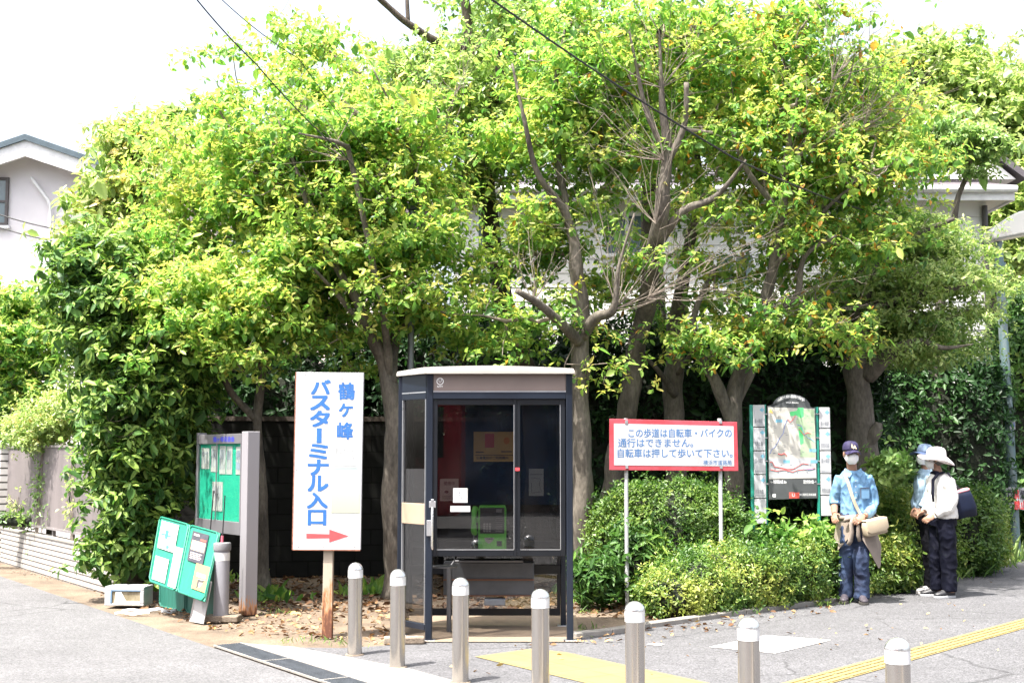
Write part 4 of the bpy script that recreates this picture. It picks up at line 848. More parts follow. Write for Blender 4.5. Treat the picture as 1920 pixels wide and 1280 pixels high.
wire('dark twin overhead wire entering the leaves from the top edge left of centre', [at(330, -50, 9.0), at(480, 120, 10.2), at(640, 285, 11.4), at(770, 420, 14.4)], .0055, .03)
wire('thin overhead wire beside the darker twin wire, slightly to its right', [at(370, -45, 10.0), at(560, 110, 12.0), at(770, 380, 14.4)], .004, .05)
wire('thin wire across the stucco house below its window, upper one', [at(-60, 380, 20), at(120, 432, 20), at(330, 480, 19)], .010, .05)
wire('thin wire across the stucco house, lower one', [at(-60, 405, 20), at(120, 455, 20), at(330, 500, 19)], .010, .05)
# ------------------------------------------------------------ foliage materials
# tone 0 = old dark leaf ... .6 mid green ... .9 fresh yellow-green ... >1 withered orange leaf
RB = [(0, (.034, .085, .030)), (.30, (.072, .175, .046)), (.55, (.180, .340, .076)), (.78, (.365, .475, .115)), (.93, (.490, .540, .150)), (1, (.52, .25, .05))]
mt_leaf = leafmat('camphor_leaf', RB, .60, .4, .35)
mt_leaf_y = leafmat('fresh_leaf', [(0, (.05, .12, .045)), (.3, (.15, .27, .08)), (.6, (.32, .42, .14)), (.9, (.48, .50, .20)), (1, (.52, .28, .05))], .45, .36)
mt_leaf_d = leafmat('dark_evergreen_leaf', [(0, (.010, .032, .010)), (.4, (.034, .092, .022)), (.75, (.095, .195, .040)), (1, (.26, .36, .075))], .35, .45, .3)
mt_leaf_h = leafmat('azalea_leaf', [(0, (.016, .05, .012)), (.4, (.055, .13, .026)), (.75, (.155, .25, .042)), (1, (.33, .36, .075))], .35, .4)
mt_leaf_f = leafmat('fine_leaf', [(0, (.03, .085, .022)), (.4, (.10, .20, .055)), (.8, (.27, .37, .11)), (1, (.41, .46, .16))], .45, .42)
def nrm(a): return a / (np.linalg.norm(a, axis=1, keepdims=True) + 1e-9)
def crown_mesh(name, pads, spread, nros, k=(6, 3), L=.070, wr=.5, tone=(.82, .36), droop=(12, -38), sd=.10, flat=.40, wither=.0, top=.5):
    """pads: (n,3) centres. Each pad is a spray of whorls: fresh leaves held up, older ones hanging below."""
    n = len(pads); c = np.repeat(pads, nros, 0); m = len(c)
    off = rng.normal(0, 1, (m, 3)) * np.array([spread, spread, spread * flat]); c = c + off * np.repeat(rng.uniform(.7, 1.35, (n, 1)), nros, 0)
    A = nrm(off * np.array([.9, .9, .5]) / spread * .5 + np.array([0, 0, 1.0]) + rng.normal(0, .22, (m, 3)))
    pt = np.repeat(rng.normal(0, .10, n), nros) + rng.normal(0, .05, m)
    out = []
    f = rng.uniform(0, 1, m) < top + .5
    if k[0]: out.append(whorls(c[f], A[f], k[0], droop[0], 18, L * .86, .30, wr * .92, tone[0] + pt[f]))
    if k[1]: out.append(whorls(c - A * .02, A, k[1], droop[1], 20, L * 1.08, .30, wr * 1.12, tone[1] + pt))
    P, D, Nn, l, w, t = cat_leaves(out)
    t = np.clip(t, 0, .95)
    if wither: i = rng.uniform(0, 1, len(t)) < wither; t[i] = 1.0
    return leaf_mesh(name, P, D, Nn, l, w, t)
def tree(label, limbs, blobs, n_pads, spread=.26, nros=14, mat=None, bark=None, shell=.5, group=None, name='tree', twig=True, zmin=.4, catn='tree', extra=None, maxlink=1.6, loose=.28, **kw):
    base = Vector(limbs[0][0][:3]); bark = bark or mt_bark
    T = thing(name, label, catn, (base.x, base.y, 0), 0, group)
    m = MB(); nodes_ = []; 
    for lb in limbs:
        q = cat([tuple(p[:3]) + (p[3],) for p in lb], 7); pts = []; rr = []
        for i, p in enumerate(q):
            w = noise.noise(Vector(p[:3]) * 2.3); pts.append(Vector(p[:3]) + Vector((w, noise.noise(Vector(p[:3]) * 2.1 + Vector((7, 3, 1))), 0)) * min(.05, p[3] * .45)); rr.append(p[3] * (1 + .16 * noise.noise(Vector(p[:3]) * 5)))
        if lb is limbs[0]: rr[0] *= 1.35; rr[1] *= 1.12
        m.tube(pts, rr, 12); nodes_ += [tuple(p) for p in pts[len(pts)//3 if lb is limbs[0] else 1:]]
    m.build('trunk', bark, T, True, smooth='all')
    if blobs is None: return T
    pads, _ = in_blobs(blobs, n_pads, shell)
    if loose:
        p2, _ = in_blobs([(b_[0] - Vector((0, 0, .12)), b_[1] * np.array([1.4, 1.25, 1.55]), b_[2]) for b_ in blobs], int(n_pads * loose), .40); pads = np.concatenate([pads[int(n_pads * loose * .7):], p2])
    pads = pads[pads[:, 2] > zmin]
    # branches: each spray joins the nearest wood already there, so limbs fork the way real ones do
    X = np.array(nodes_); par = [-1] * len(X); order = np.argsort([np.min(np.linalg.norm(X - p, axis=1)) for p in pads]); 
    Xs = [tuple(x) for x in X]; chains = []; XA = np.zeros((len(X) + 60000, 3)); XA[:len(X)] = X
    for i in order:
        p = pads[i]; A = XA[:len(Xs)]; d = np.linalg.norm(A - p, axis=1) + .35 * np.maximum(0, A[:, 2] - p[2]); j = int(np.argmin(d)); a = A[j]
        ln = np.linalg.norm(p - a); nst = max(2, int(ln / .22)); ids = [j]
        bend = rng.normal(0, .06 * ln, 3)
        for s in range(1, nst + 1):
            t = s / nst; q = a + (p - a) * t + bend * math.sin(math.pi * t) - np.array([0, 0, .10 * ln * math.sin(math.pi * t)]) + rng.normal(0, .012, 3)
            XA[len(Xs)] = q; Xs.append(tuple(q)); par.append(ids[-1]); ids.append(len(Xs) - 1)
        chains.append(ids)
    cnt = [0] * len(Xs)
    for ids in chains:
        j = ids[-1]
        while j >= len(X): cnt[j] += 1; j = par[j]
    if twig:
        m = MB()
        for ids in chains:
            r = [min(.045, .0042 * max(1, cnt[j]) ** .5) for j in ids]; r[0] = r[1]; m.tube([Xs[j] for j in ids], r, 5, cap=False)
        # short bare twigs at the sprays
        for p in pads[:: 2]:
            for _k in range(2):
                v = Vector(rng.normal(0, 1, 3)); v.z = abs(v.z) * .6; v.normalize(); m.tube([p, Vector(p) + v * spread * .7, Vector(p) + v * spread * 1.4 + Vector((0, 0, .04))], [.004, .003, .0015], 4, cap=False)
        if extra: extra(m)
        m.build('branches', mt_twig if bark is mt_bark else mt_bark_d, T, True, smooth='all')
    me = crown_mesh('crown', pads, spread, nros, **kw); link('crown', me, mat or mt_leaf, T, True)
    return T
def bl(px, py, Y, rx, ry, rz=None, w=1):
    if rz is None and Y < 16: rz = (rx + ry) * .5 * Y / F * 1.7; Y = Y + BACK + .7
    return bl_(px, py, Y, rx, ry, rz, w)
def bl_(px, py, Y, rx, ry, rz=None, w=1):      # crown mass seen at px,py: half width and half height in photo pixels, depth half in metres
    k = Y / F; return (at(px, py, Y), np.array([rx * k, rz if rz else (rx + ry) * .5 * k * 1.1, ry * k]), w)
BACK = .9
def yb(Y): return Y + BACK if Y < 16 else Y
def lm(*ps): return [tuple(at(px, py, yb(Y))) + (r,) for px, py, Y, r in ps]
def base(px, Y, r): Y = yb(Y); p = at(px, 850, Y); return (p.x, p.y, -.05, r)
def fan(px, py, Y, n, ln, ang, spread_, r=.006):
    """a fan of bare twigs"""
    def f(m):
        o = at(px, py, yb(Y))
        for i in range(n):
            a = rad(ang + rng.uniform(-spread_, spread_)); d = Vector((math.cos(a), rng.uniform(-.5, .5), math.sin(a))); l = ln * rng.uniform(.5, 1.1); pts = [o]; dd = d.copy()
            for s in range(5): dd = (dd + Vector(rng.normal(0, .16, 3)) + Vector((0, 0, .04))).normalized(); pts.append(pts[-1] + dd * l / 5)
            m.tube(pts, [r, r * .8, r * .65, r * .5, r * .35, r * .2], 4, cap=False)
            for s in (2, 3, 4):
                e = (dd + Vector(rng.normal(0, .6, 3))).normalized(); m.tube([pts[s], pts[s] + e * l * .16, pts[s] + e * l * .28 + Vector((0, 0, .03))], [r * .45, r * .3, r * .15], 4, cap=False)
    return f
def fans(*a):
    def f(m):
        for q in a: fan(*q)(m)
    return f
TREES = 'broadleaf trees in the planting bed'
# small crooked tree behind the notice board
tree('small crooked tree with pale twisted stems behind the notice board', [[base(500, 13.70, .085)] + lm((492, 930, 13.70, .06), (484, 800, 13.60, .05), (492, 690, 13.50, .045), (520, 610, 13.10, .03), (560, 540, 12.80, .018)), lm((486, 790, 13.60, .045), (430, 730, 13.50, .035), (410, 670, 13.10, .028), (380, 610, 12.80, .018), (340, 560, 12.50, .012)), lm((492, 690, 13.50, .03), (455, 650, 13.00, .022), (430, 580, 12.60, .014))],
     [bl(430, 570, 12.50, 165, 85), bl(540, 520, 12.70, 110, 90), bl(350, 610, 12.40, 90, 70), bl(470, 630, 12.20, 95, 42), bl(330, 500, 13.10, 110, 70), bl(610, 600, 12.70, 80, 60)], 240, spread=.18, nros=17, group=TREES, tone=(.84, .56))
# forked tree between the tall sign and the booth
tree('forked tree with thick grey limbs between the tall sign and the booth', [[base(742, 13.4, .13)] + lm((738, 940, 13.4, .115), (736, 760, 13.4, .11), (722, 690, 13.4, .085), (690, 620, 13.2, .068), (668, 560, 13, .052), (600, 450, 12.9, .034), (560, 330, 12.8, .022), (520, 220, 12.7, .010)), lm((735, 720, 13.4, .08), (738, 640, 13.6, .06), (770, 560, 13.7, .045), (790, 400, 13.5, .03), (760, 260, 13.3, .02), (700, 130, 13, .009)), lm((730, 705, 13.4, .06), (725, 640, 13.2, .045), (712, 560, 12.9, .034), (660, 310, 12.6, .028), (640, 270, 12.4, .022), (560, 250, 12.2, .009)), lm((690, 620, 13.2, .045), (640, 560, 12.9, .028), (585, 500, 12.5, .012))],
     [bl(560, 330, 12.9, 190, 120), bl(420, 210, 13.2, 70, 55), bl(470, 330, 13.3, 150, 100), bl(620, 190, 13.1, 130, 85), bl(570, 85, 13.3, 85, 60), bl(700, 440, 12.9, 140, 110), bl(600, 470, 12.8, 130, 90), bl(760, 560, 12.7, 110, 65), bl(720, 300, 13, 150, 120), bl(340, 430, 13.6, 95, 80), bl(430, 100, 13.2, 55, 30), bl(330, 270, 13.4, 70, 45), bl(680, 600, 12.9, 80, 40), bl(780, 625, 13.2, 90, 35)], 520, spread=.21, nros=16, group=TREES, tone=(.86, .56), wither=.004, extra=fans((835, 250, 13, 14, 1.2, 110, 45), (650, 300, 12.6, 10, 1.5, 140, 30)))
# dark leaning tree behind the booth, limbs sawn off
tree('tall dark leaning tree with sawn off limbs behind the booth roof', [[base(1010, 15.6, .17)] + lm((1000, 760, 15.6, .15), (975, 660, 15.6, .14), (938, 540, 15.6, .125), (915, 400, 15.5, .115), (905, 260, 15.4, .10), (880, 90, 15.2, .07), (868, -60, 15, .05)), lm((905, 290, 15.4, .07), (860, 260, 15.1, .065), (800, 225, 14.8, .05), (770, 200, 14.7, .045)), lm((900, 200, 15.3, .06), (930, 180, 15, .075), (940, 110, 14.9, .06), (950, 78, 14.8, .05)), lm((930, 185, 15, .05), (970, 165, 14.8, .04), (1020, 162, 14.6, .035)), lm((880, 95, 15.2, .06), (820, 80, 15, .055), (765, 45, 14.8, .045), (730, 15, 14.7, .04), (680, -30, 14.5, .03)), lm((765, 45, 14.8, .03), (762, -30, 14.8, .02))],
     [bl(850, 180, 14.6, 150, 80), bl(770, 130, 14.8, 90, 50), bl(960, 80, 15, 110, 70), bl(860, 330, 14.7, 100, 50), bl(930, 10, 15, 100, 40), bl(920, 250, 14.3, 90, 60)], 165, spread=.25, nros=19, group=TREES, mat=mt_leaf_y, bark=mt_bark_d, tone=(.66, .46), L=.075, extra=fans((800, 230, 14.8, 8, 1.1, 100, 50)))
# straight tree at the right corner of the booth
tree('grey tree with two arching side limbs at the right corner of the booth', [[base(1098, 13.6, .135)] + lm((1092, 940, 13.6, .115), (1089, 720, 13.6, .105), (1087, 600, 13.6, .10), (1082, 500, 13.5, .075), (1060, 400, 13.4, .05), (1010, 330, 13.2, .035), (985, 230, 13, .025), (960, 120, 12.9, .012)), lm((1086, 640, 13.5, .07), (1050, 605, 13.2, .055), (1010, 570, 12.9, .045), (970, 545, 12.7, .03)), lm((1090, 630, 13.5, .07), (1120, 595, 13.3, .06), (1150, 578, 13.1, .045), (1160, 500, 13, .02), (1190, 400, 12.9, .009)), lm((1082, 500, 13.5, .06), (1050, 330, 13.7, .045), (1040, 190, 13.7, .034), (1060, 50, 13.6, .015))],
     [bl(985, 590, 12.9, 110, 60), bl(1050, 420, 13.2, 100, 80), bl(820, 470, 13.4, 60, 50), bl(1010, 250, 13.1, 120, 80), bl(1090, 150, 13.2, 130, 90), bl(1130, 30, 13.4, 120, 60), bl(1110, 690, 12.9, 60, 30), bl(1000, 480, 13.6, 70, 60), bl(880, 520, 13.5, 60, 50), bl(1090, 310, 13.4, 100, 70), bl(830, 600, 13, 80, 50), bl(900, 640, 13.1, 80, 30), bl(1010, 650, 13.2, 60, 25), bl(1140, 260, 13.6, 60, 50)], 235, spread=.19, nros=14, group=TREES, tone=(.84, .56), wither=.008, extra=fans((1155, 575, 13.1, 16, 1.7, 70, 40), (1000, 565, 12.9, 9, 1.0, 80, 50), (1150, 580, 13.1, 8, 1.6, 25, 20)))
# leaning tree with flaking bark right of the booth
tree('leaning grey tree with flaking bark behind the left end of the red bordered sign', [[base(1120, 14.4, .15)] + lm((1150, 900, 14.4, .13), (1175, 780, 14.4, .122), (1200, 640, 14.2, .112), (1222, 500, 13.6, .10), (1240, 400, 13.1, .085), (1250, 300, 13, .062), (1240, 160, 12.9, .03), (1236, 60, 12.9, .010)), lm((1222, 480, 13.5, .06), (1275, 400, 13.1, .048), (1340, 370, 13, .034), (1400, 300, 12.8, .012)), lm((1248, 310, 13, .045), (1285, 230, 12.9, .036), (1288, 155, 12.8, .028)), lm((1250, 300, 13, .038), (1210, 200, 12.9, .028), (1180, 60, 12.8, .010))],
     [bl(1200, 110, 13.1, 150, 100), bl(1320, 90, 13.2, 140, 90), bl(1330, 250, 12.9, 120, 80), bl(1180, 300, 13, 80, 60), bl(1290, 400, 12.9, 90, 55), bl(1240, 480, 12.7, 60, 40), bl(1150, 520, 13.6, 70, 60), bl(1190, 640, 13.2, 40, 25)], 170, spread=.19, nros=13, group=TREES, tone=(.84, .56), wither=.02, extra=fans((1240, 165, 12.9, 16, 1.5, 90, 70), (1215, 560, 13, 16, 1.9, 35, 35), (1230, 420, 13, 12, 1.6, 110, 50), (1245, 300, 12.9, 10, 1.3, 140, 40)))
# straight dark stem behind the sign
tree('straight dark brown trunk behind the middle of the red bordered sign', [[base(1268, 14.8, .14)] + lm((1266, 860, 14.8, .13), (1262, 720, 14.8, .12), (1268, 600, 14.8, .105), (1290, 480, 14.7, .075), (1310, 350, 14.6, .05), (1300, 200, 14.5, .015)), lm((1266, 740, 14.7, .05), (1230, 690, 14.4, .03), (1205, 665, 14.2, .02)), lm((1270, 700, 14.7, .035), (1295, 660, 14.4, .025), (1310, 620, 14.2, .015))],
     [bl(1330, 430, 14.8, 80, 50), bl(1250, 580, 14.6, 90, 40), bl(1400, 200, 15, 130, 110), bl(1250, 220, 15, 120, 110)], 90, spread=.20, nros=13, group=TREES, tone=(.80, .52), bark=mt_bark)
# split tree right of the sign, many orange withered leaves
tree('split pale tree with withered orange leaves between the red bordered sign and the map board', [[base(1372, 14.0, .125)] + lm((1376, 880, 14, .115), (1378, 760, 14, .105), (1390, 690, 14, .085), (1425, 590, 13.8, .068), (1455, 480, 13.6, .058), (1470, 380, 13.5, .048), (1475, 290, 13.3, .034), (1500, 160, 13.1, .012)), lm((1372, 790, 14, .085), (1345, 720, 13.9, .07), (1318, 670, 13.9, .06), (1300, 600, 13.8, .04), (1340, 500, 13.5, .025)), lm((1380, 760, 14.05, .07), (1410, 680, 14.1, .08)), lm((1450, 500, 13.6, .036), (1510, 440, 13.5, .028), (1560, 380, 13.4, .02), (1640, 320, 13.2, .008)), lm((1465, 400, 13.5, .04), (1400, 320, 13.3, .03), (1370, 240, 13.1, .018)), lm((1425, 590, 13.8, .05), (1490, 560, 13.6, .04), (1510, 480, 13.4, .03), (1570, 440, 13.3, .015))],
     [bl(1460, 610, 13, 140, 55), bl(1340, 630, 12.9, 110, 45), bl(1470, 440, 13.2, 120, 80), bl(1560, 330, 13.3, 160, 110), bl(1460, 250, 13.1, 150, 110), bl(1540, 160, 13.2, 140, 90), bl(1420, 110, 13.4, 110, 80), bl(1620, 230, 13.5, 105, 85), bl(1590, 460, 13.3, 80, 55), bl(1370, 520, 13.6, 90, 60), bl(1520, 540, 13.7, 70, 50), bl(1480, 40, 13.3, 140, 60), bl(1640, 350, 13.5, 60, 50), bl(1690, 210, 13.7, 75, 75), bl(1725, 290, 13.7, 55, 50)], 370, spread=.20, nros=14, group=TREES, tone=(.83, .56), wither=.045, extra=fans((1480, 300, 13.3, 18, 1.9, 45, 35), (1430, 590, 13.6, 16, 1.8, 30, 40), (1560, 150, 13, 14, 1.2, 60, 40), (1620, 240, 13.3, 16, 1.3, 50, 35)))
# gnarled tree with layered fine foliage at right
tree('gnarled thick trunk with layered fine leaved boughs behind the man and the map board', [[base(1625, 15.4, .22)] + lm((1622, 860, 15.4, .20), (1612, 760, 15.4, .17), (1606, 690, 15.4, .155), (1610, 620, 15.4, .14), (1620, 520, 15.3, .11), (1625, 420, 15.2, .08), (1600, 300, 15.1, .05)), lm((1625, 705, 15.35, .12), (1665, 665, 15.1, .09), (1720, 640, 14.9, .05), (1770, 652, 14.7, .028), (1825, 645, 14.6, .008)), lm((1615, 600, 15.4, .09), (1680, 560, 15.2, .065), (1770, 545, 15, .04), (1850, 520, 14.9, .012)), lm((1618, 520, 15.3, .07), (1700, 450, 15.2, .05), (1790, 410, 15.1, .025)), lm((1630, 830, 15.3, .09), (1644, 808, 15.22, .075), (1648, 792, 15.2, .045)), lm((1620, 650, 15.4, .08), (1570, 600, 15.1, .05), (1530, 560, 14.9, .03))],
     [bl(1745, 610, 14.8, 105, 34), bl(1715, 660, 14.7, 105, 28), bl(1760, 530, 15, 100, 34), bl(1680, 540, 14.9, 110, 40), bl(1760, 450, 15.1, 75, 24), bl(1660, 600, 14.8, 90, 40), bl(1815, 580, 15, 35, 26), bl(1640, 440, 15.1, 110, 50), bl(1570, 560, 15, 80, 50), bl(1740, 480, 15.2, 80, 40)], 280, spread=.22, nros=26, group=TREES, mat=mt_leaf_f, L=.055, wr=.42, flat=.20, tone=(.95, .66), sd=.1, loose=.2)
# pale green tree at upper left, drooping compound leaves
tree('pale yellow green tree with drooping leaves at upper left behind the hedge tree', [[base(250, 17.2, .15)] + lm((262, 600, 17.2, .10), (285, 430, 17.1, .07), (292, 330, 17, .05), (285, 230, 17, .03)), lm((285, 430, 17.1, .05), (230, 370, 17, .04), (180, 340, 16.9, .02)), lm((290, 330, 17, .04), (250, 280, 16.9, .03), (230, 220, 16.9, .02))],
     [bl(245, 255, 17, 70, 50), bl(310, 235, 17.2, 75, 50), bl(210, 365, 17, 85, 42), bl(300, 340, 17, 120, 70), bl(230, 420, 17, 110, 50)], 120, spread=.18, nros=15, mat=mt_leaf_y, L=.12, wr=.42, droop=(-8, -48), tone=(.80, .60), loose=0)
# dense dark oak-like tree clipped to a column, at the end of the fence
tree('dense bushy evergreen column overgrowing the fence end at left', [[base(255, 13.5, .12)] + lm((250, 900, 13.5, .10), (240, 700, 13.5, .08), (240, 520, 13.5, .05))],
     [bl(225, 600, 14.3, 80, 120, .9), bl(250, 780, 14.2, 65, 130, .7), bl(255, 930, 14.2, 50, 110, .5), bl(200, 510, 14.5, 75, 65, .9), bl(310, 730, 14.3, 60, 130, .6), bl(250, 1030, 14.2, 45, 55, .35), bl(325, 850, 14.7, 50, 100, .5)], 560, spread=.16, nros=15, mat=mt_leaf_d, L=.10, wr=.40, droop=(-8, -40), tone=(.93, .58), shell=.22, flat=.6, loose=0, name='evergreen_tree', zmin=.15)
tree('bright green bushy tree behind the corrugated fence at the left edge', [[base(30, 20.6, .12)] + lm((30, 760, 20.4, .09), (30, 640, 20, .05))],
     [bl(40, 640, 20, 80, 90, 1.0), bl(-40, 700, 20.2, 85, 105, 1.0), bl(60, 755, 19.8, 75, 75, .8), bl(10, 575, 20.2, 60, 35, .8)], 240, spread=.2, nros=17, mat=mt_leaf, L=.09, tone=(.80, .42), shell=.3)
tree('low golden green shrub spilling over the top of the corrugated fence', [[base(95, 18.4, .05)] + lm((95, 900, 18.4, .04), (92, 810, 18.0, .03))],
     [bl(72, 802, 17.5, 55, 32, .5), bl(120, 775, 17.2, 45, 36, .5), bl(55, 822, 17.3, 34, 14, .4)], 70, spread=.14, nros=30, mat=mt_leaf_y, L=.040, wr=.5, tone=(.72, .55), shell=.3, loose=0, name='shrub', catn='shrub')
# background trees
tree('large rounded pale green tree rising beyond the house roof at right', [[base(1850, 31, .35)] + lm((1845, 500, 31, .28), (1830, 300, 31, .18), (1800, 200, 31, .1)), lm((1840, 400, 31, .15), (1900, 280, 31, .1))],
     [bl(1740, 180, 31, 130, 90, 2), bl(1850, 230, 31, 130, 100, 2), bl(1920, 260, 30, 120, 100, 2), bl(1720, 290, 30, 110, 70, 1.6), bl(1900, 420, 29, 60, 100, 1.5)], 420, spread=.42, nros=26, mat=mt_leaf_f, L=.15, wr=.5, tone=(1.0, .70), shell=.3, loose=.15, maxlink=3)
tree('yellow green spray of foliage in front of the house gable at right', [[base(1760, 19.6, .1)] + lm((1762, 600, 19.6, .08), (1790, 400, 19.5, .05), (1820, 310, 19.4, .03))],
     [bl(1835, 275, 19.4, 40, 30, .5), bl(1770, 270, 19.5, 50, 40, .6)], 70, spread=.15, nros=20, mat=mt_leaf_y, L=.085, tone=(.55, .4))
tree('dark evergreen tree standing behind the crown right of centre', [[base(1220, 18.4, .2)] + lm((1225, 600, 18.4, .17), (1215, 300, 18.4, .12), (1200, 60, 18.4, .06))],
     [bl(1180, 220, 18.5, 110, 90, 1.0), bl(1280, 120, 18.5, 110, 100, 1.0), bl(1370, 180, 18.6, 90, 90, 1.0)], 170, spread=.3, nros=18, mat=mt_leaf_d, bark=mt_bark_d, L=.12, wr=.42, tone=(.60, .32), shell=.3, loose=0)
# ------------------------------------------------------------ hedges
def shell_pts(blobs, n, depth=.12, zmin=.03, amp=.06):
    A = np.array([b[1][0]*b[1][1] + b[1][1]*b[1][2] + b[1][0]*b[1][2] for b in blobs]); idx = rng.choice(len(blobs), n, p=A / A.sum())
    C = np.array([tuple(b[0]) for b in blobs]); R = np.array([b[1] for b in blobs]); d = unit(n)
    # superellipsoid: boxier than a ball
    d = np.sign(d) * np.abs(d) ** .72
    nz = np.array([noise.noise(Vector(x * 3 + i)) for x, i in zip(d, idx)])
    P = C[idx] + d * R[idx] * (1 + amp * nz[:, None]); Nn = nrm(d / R[idx]); P = P - Nn * (np.abs(rng.normal(0, 1, n)) * depth)[:, None]
    keep = P[:, 2] > zmin
    for j in range(len(blobs)):
        q = np.abs((P - C[j]) / (R[j] - .10)); keep &= ~(((q ** 2.6).sum(1) < .9) & (idx != j))
    return P[keep], Nn[keep]
def hedge(name, label, catn, blobs, n, L=.04, wr=.42, mat=None, tone=(.70, .35), k=5, core=.80, depth=.10, droop=18, group=None, patch=1.4, up=.5, amp=.07, shoots=.10):
    c0 = blobs[0][0]; T = thing(name, label, catn, (c0[0], c0[1], 0), 0, group)
    P, Nn = shell_pts(blobs, n, depth, amp=amp); A = nrm(Nn + np.array([0, 0, up]) + rng.normal(0, .35, P.shape))
    sh_ = rng.uniform(0, 1, len(P)) < shoots; P[sh_] += (Nn[sh_] * .7 + np.array([0, 0, .5])) * rng.uniform(.02, .17, (sh_.sum(), 1)) * (L / .04) ** .5
    nz = np.array([noise.noise(Vector(p) * patch) for p in P]); t = tone[1] + (tone[0] - tone[1]) * np.clip(.5 + nz * 1.1 + rng.normal(0, .22, len(P)), 0, 1)
    Q = whorls(P, A, k, droop, 22, L, .25, wr, t); link('foliage', leaf_mesh('foliage', *Q[:5], np.clip(Q[5], 0, 1)), mat or mt_leaf_h, T, True)
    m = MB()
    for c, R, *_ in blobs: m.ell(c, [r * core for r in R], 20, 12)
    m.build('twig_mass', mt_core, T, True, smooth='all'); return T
V3 = lambda x, y, z: Vector((x, y, z))
def along(a, b, n): return [Vector(a).lerp(Vector(b), (i + .5) / n) for i in range(n)]
# front azalea hedge along the kerb
fb = []
for px, py, Yd, rx, ry, top in ((1262, 1165, .36, .36, .32, 1072), (1300, 1160, .50, .45, .44, 1040), (1350, 1153, .56, .55, .52, 1018), (1400, 1147, .60, .55, .55, 1010), (1455, 1140, .62, .55, .56, 1002), (1510, 1133, .66, .55, .56, 995), (1570, 1124, .74, .55, .54, 985), (1640, 1108, .74, .6, .50, 985)):
    g = gnd(px, py); Y = g.y + Yd + .05; zt = H + (850 - top) * Y / F; fb.append((V3(g.x * Y / g.y, Y, zt * .42), np.array([rx, ry, zt * .58])))
hedge('azalea_hedge', 'low yellow green azalea hedge along the kerb below the two signs', 'hedge', fb, 30000, L=.034, mat=mt_leaf_h, tone=(1.0, .42), patch=2.0, depth=.09, amp=.2, shoots=.14)
def hb_(px, top, bot, Y, rx, ry): 
    k = Y / F; zt = H + (850 - top) * k; zb = max(0, H + (850 - bot) * k); x = (px - 960) * k; return (V3(x, Y, (zt + zb) / 2), np.array([rx * k, ry, max(.15, (zt - zb) / 2)]))
hedge('azalea_bush', 'rounded dark green azalea mound behind the white posts of the red bordered sign', 'hedge', [hb_(1250, 900, 1110, 14.4, 130, .6), hb_(1330, 935, 1110, 14.3, 80, .5), hb_(1150, 935, 1095, 14.5, 60, .5)], 15000, L=.036, tone=(.72, .25), patch=1.5, amp=.14, depth=.08)
hedge('azalea_hedge', 'long azalea hedge behind the two women, ending at the lamp post', 'hedge', [hb_(1690, 915, 1090, 15.9, 70, .6), hb_(1790, 905, 1075, 17.0, 75, .6), hb_(1832, 930, 1065, 17.6, 42, .5), hb_(1640, 895, 1060, 16.2, 50, .5)], 16000, L=.042, tone=(.92, .40), patch=1.4, amp=.14)
hedge('shrub', 'pale leafy shrub at the foot of the hedge between the man and the women', 'shrub', [hb_(1660, 1010, 1108, 14.95, 40, .35)], 2400, L=.06, wr=.35, tone=(.95, .4))
hedge('shrub', 'dark long leaved shrub to the right of the booth beside the white sign post', 'shrub', [hb_(1195, 985, 1125, 13.75, 55, .3), hb_(1115, 1040, 1125, 13.3, 40, .3)], 1500, L=.10, wr=.28, mat=mt_leaf_d, tone=(.95, .45), k=5, droop=-8, depth=.14)
hedge('shrub', 'leafy shrub covering the lower part of the map board posts', 'shrub', [hb_(1450, 985, 1100, 13.75, 45, .2), hb_(1530, 975, 1100, 14.0, 26, .18)], 900, L=.075, wr=.45, mat=mt_leaf, tone=(.75, .35), depth=.12, core=.5)
hedge('shrub', 'small bright shrub in front of the gnarled trunk beside the man', 'shrub', [hb_(1668, 850, 905, 15.0, 36, .3)], 420, L=.075, wr=.5, mat=mt_leaf_y, tone=(.6, .3), core=.5, depth=.12)
# tall dark hedges behind everything
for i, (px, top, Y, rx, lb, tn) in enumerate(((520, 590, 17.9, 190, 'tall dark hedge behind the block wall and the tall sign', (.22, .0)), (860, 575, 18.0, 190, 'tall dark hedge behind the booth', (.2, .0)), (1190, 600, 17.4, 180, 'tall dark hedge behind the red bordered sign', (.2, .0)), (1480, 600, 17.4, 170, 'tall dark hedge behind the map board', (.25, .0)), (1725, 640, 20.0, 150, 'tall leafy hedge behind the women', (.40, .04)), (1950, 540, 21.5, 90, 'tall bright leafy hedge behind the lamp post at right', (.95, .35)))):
    hedge('tall_hedge', lb, 'hedge', [hb_(px, top, 1070, Y, rx, .9), hb_(px - rx * .5, top + 40, 1060, Y - .3, rx * .6, .8), hb_(px + rx * .5, top + 30, 1060, Y - .2, rx * .6, .8)], 12000, L=.095, wr=.38, mat=mt_leaf_d, tone=tn, k=5, droop=-12, depth=.34, patch=.9, core=.74, amp=.26, shoots=.15)
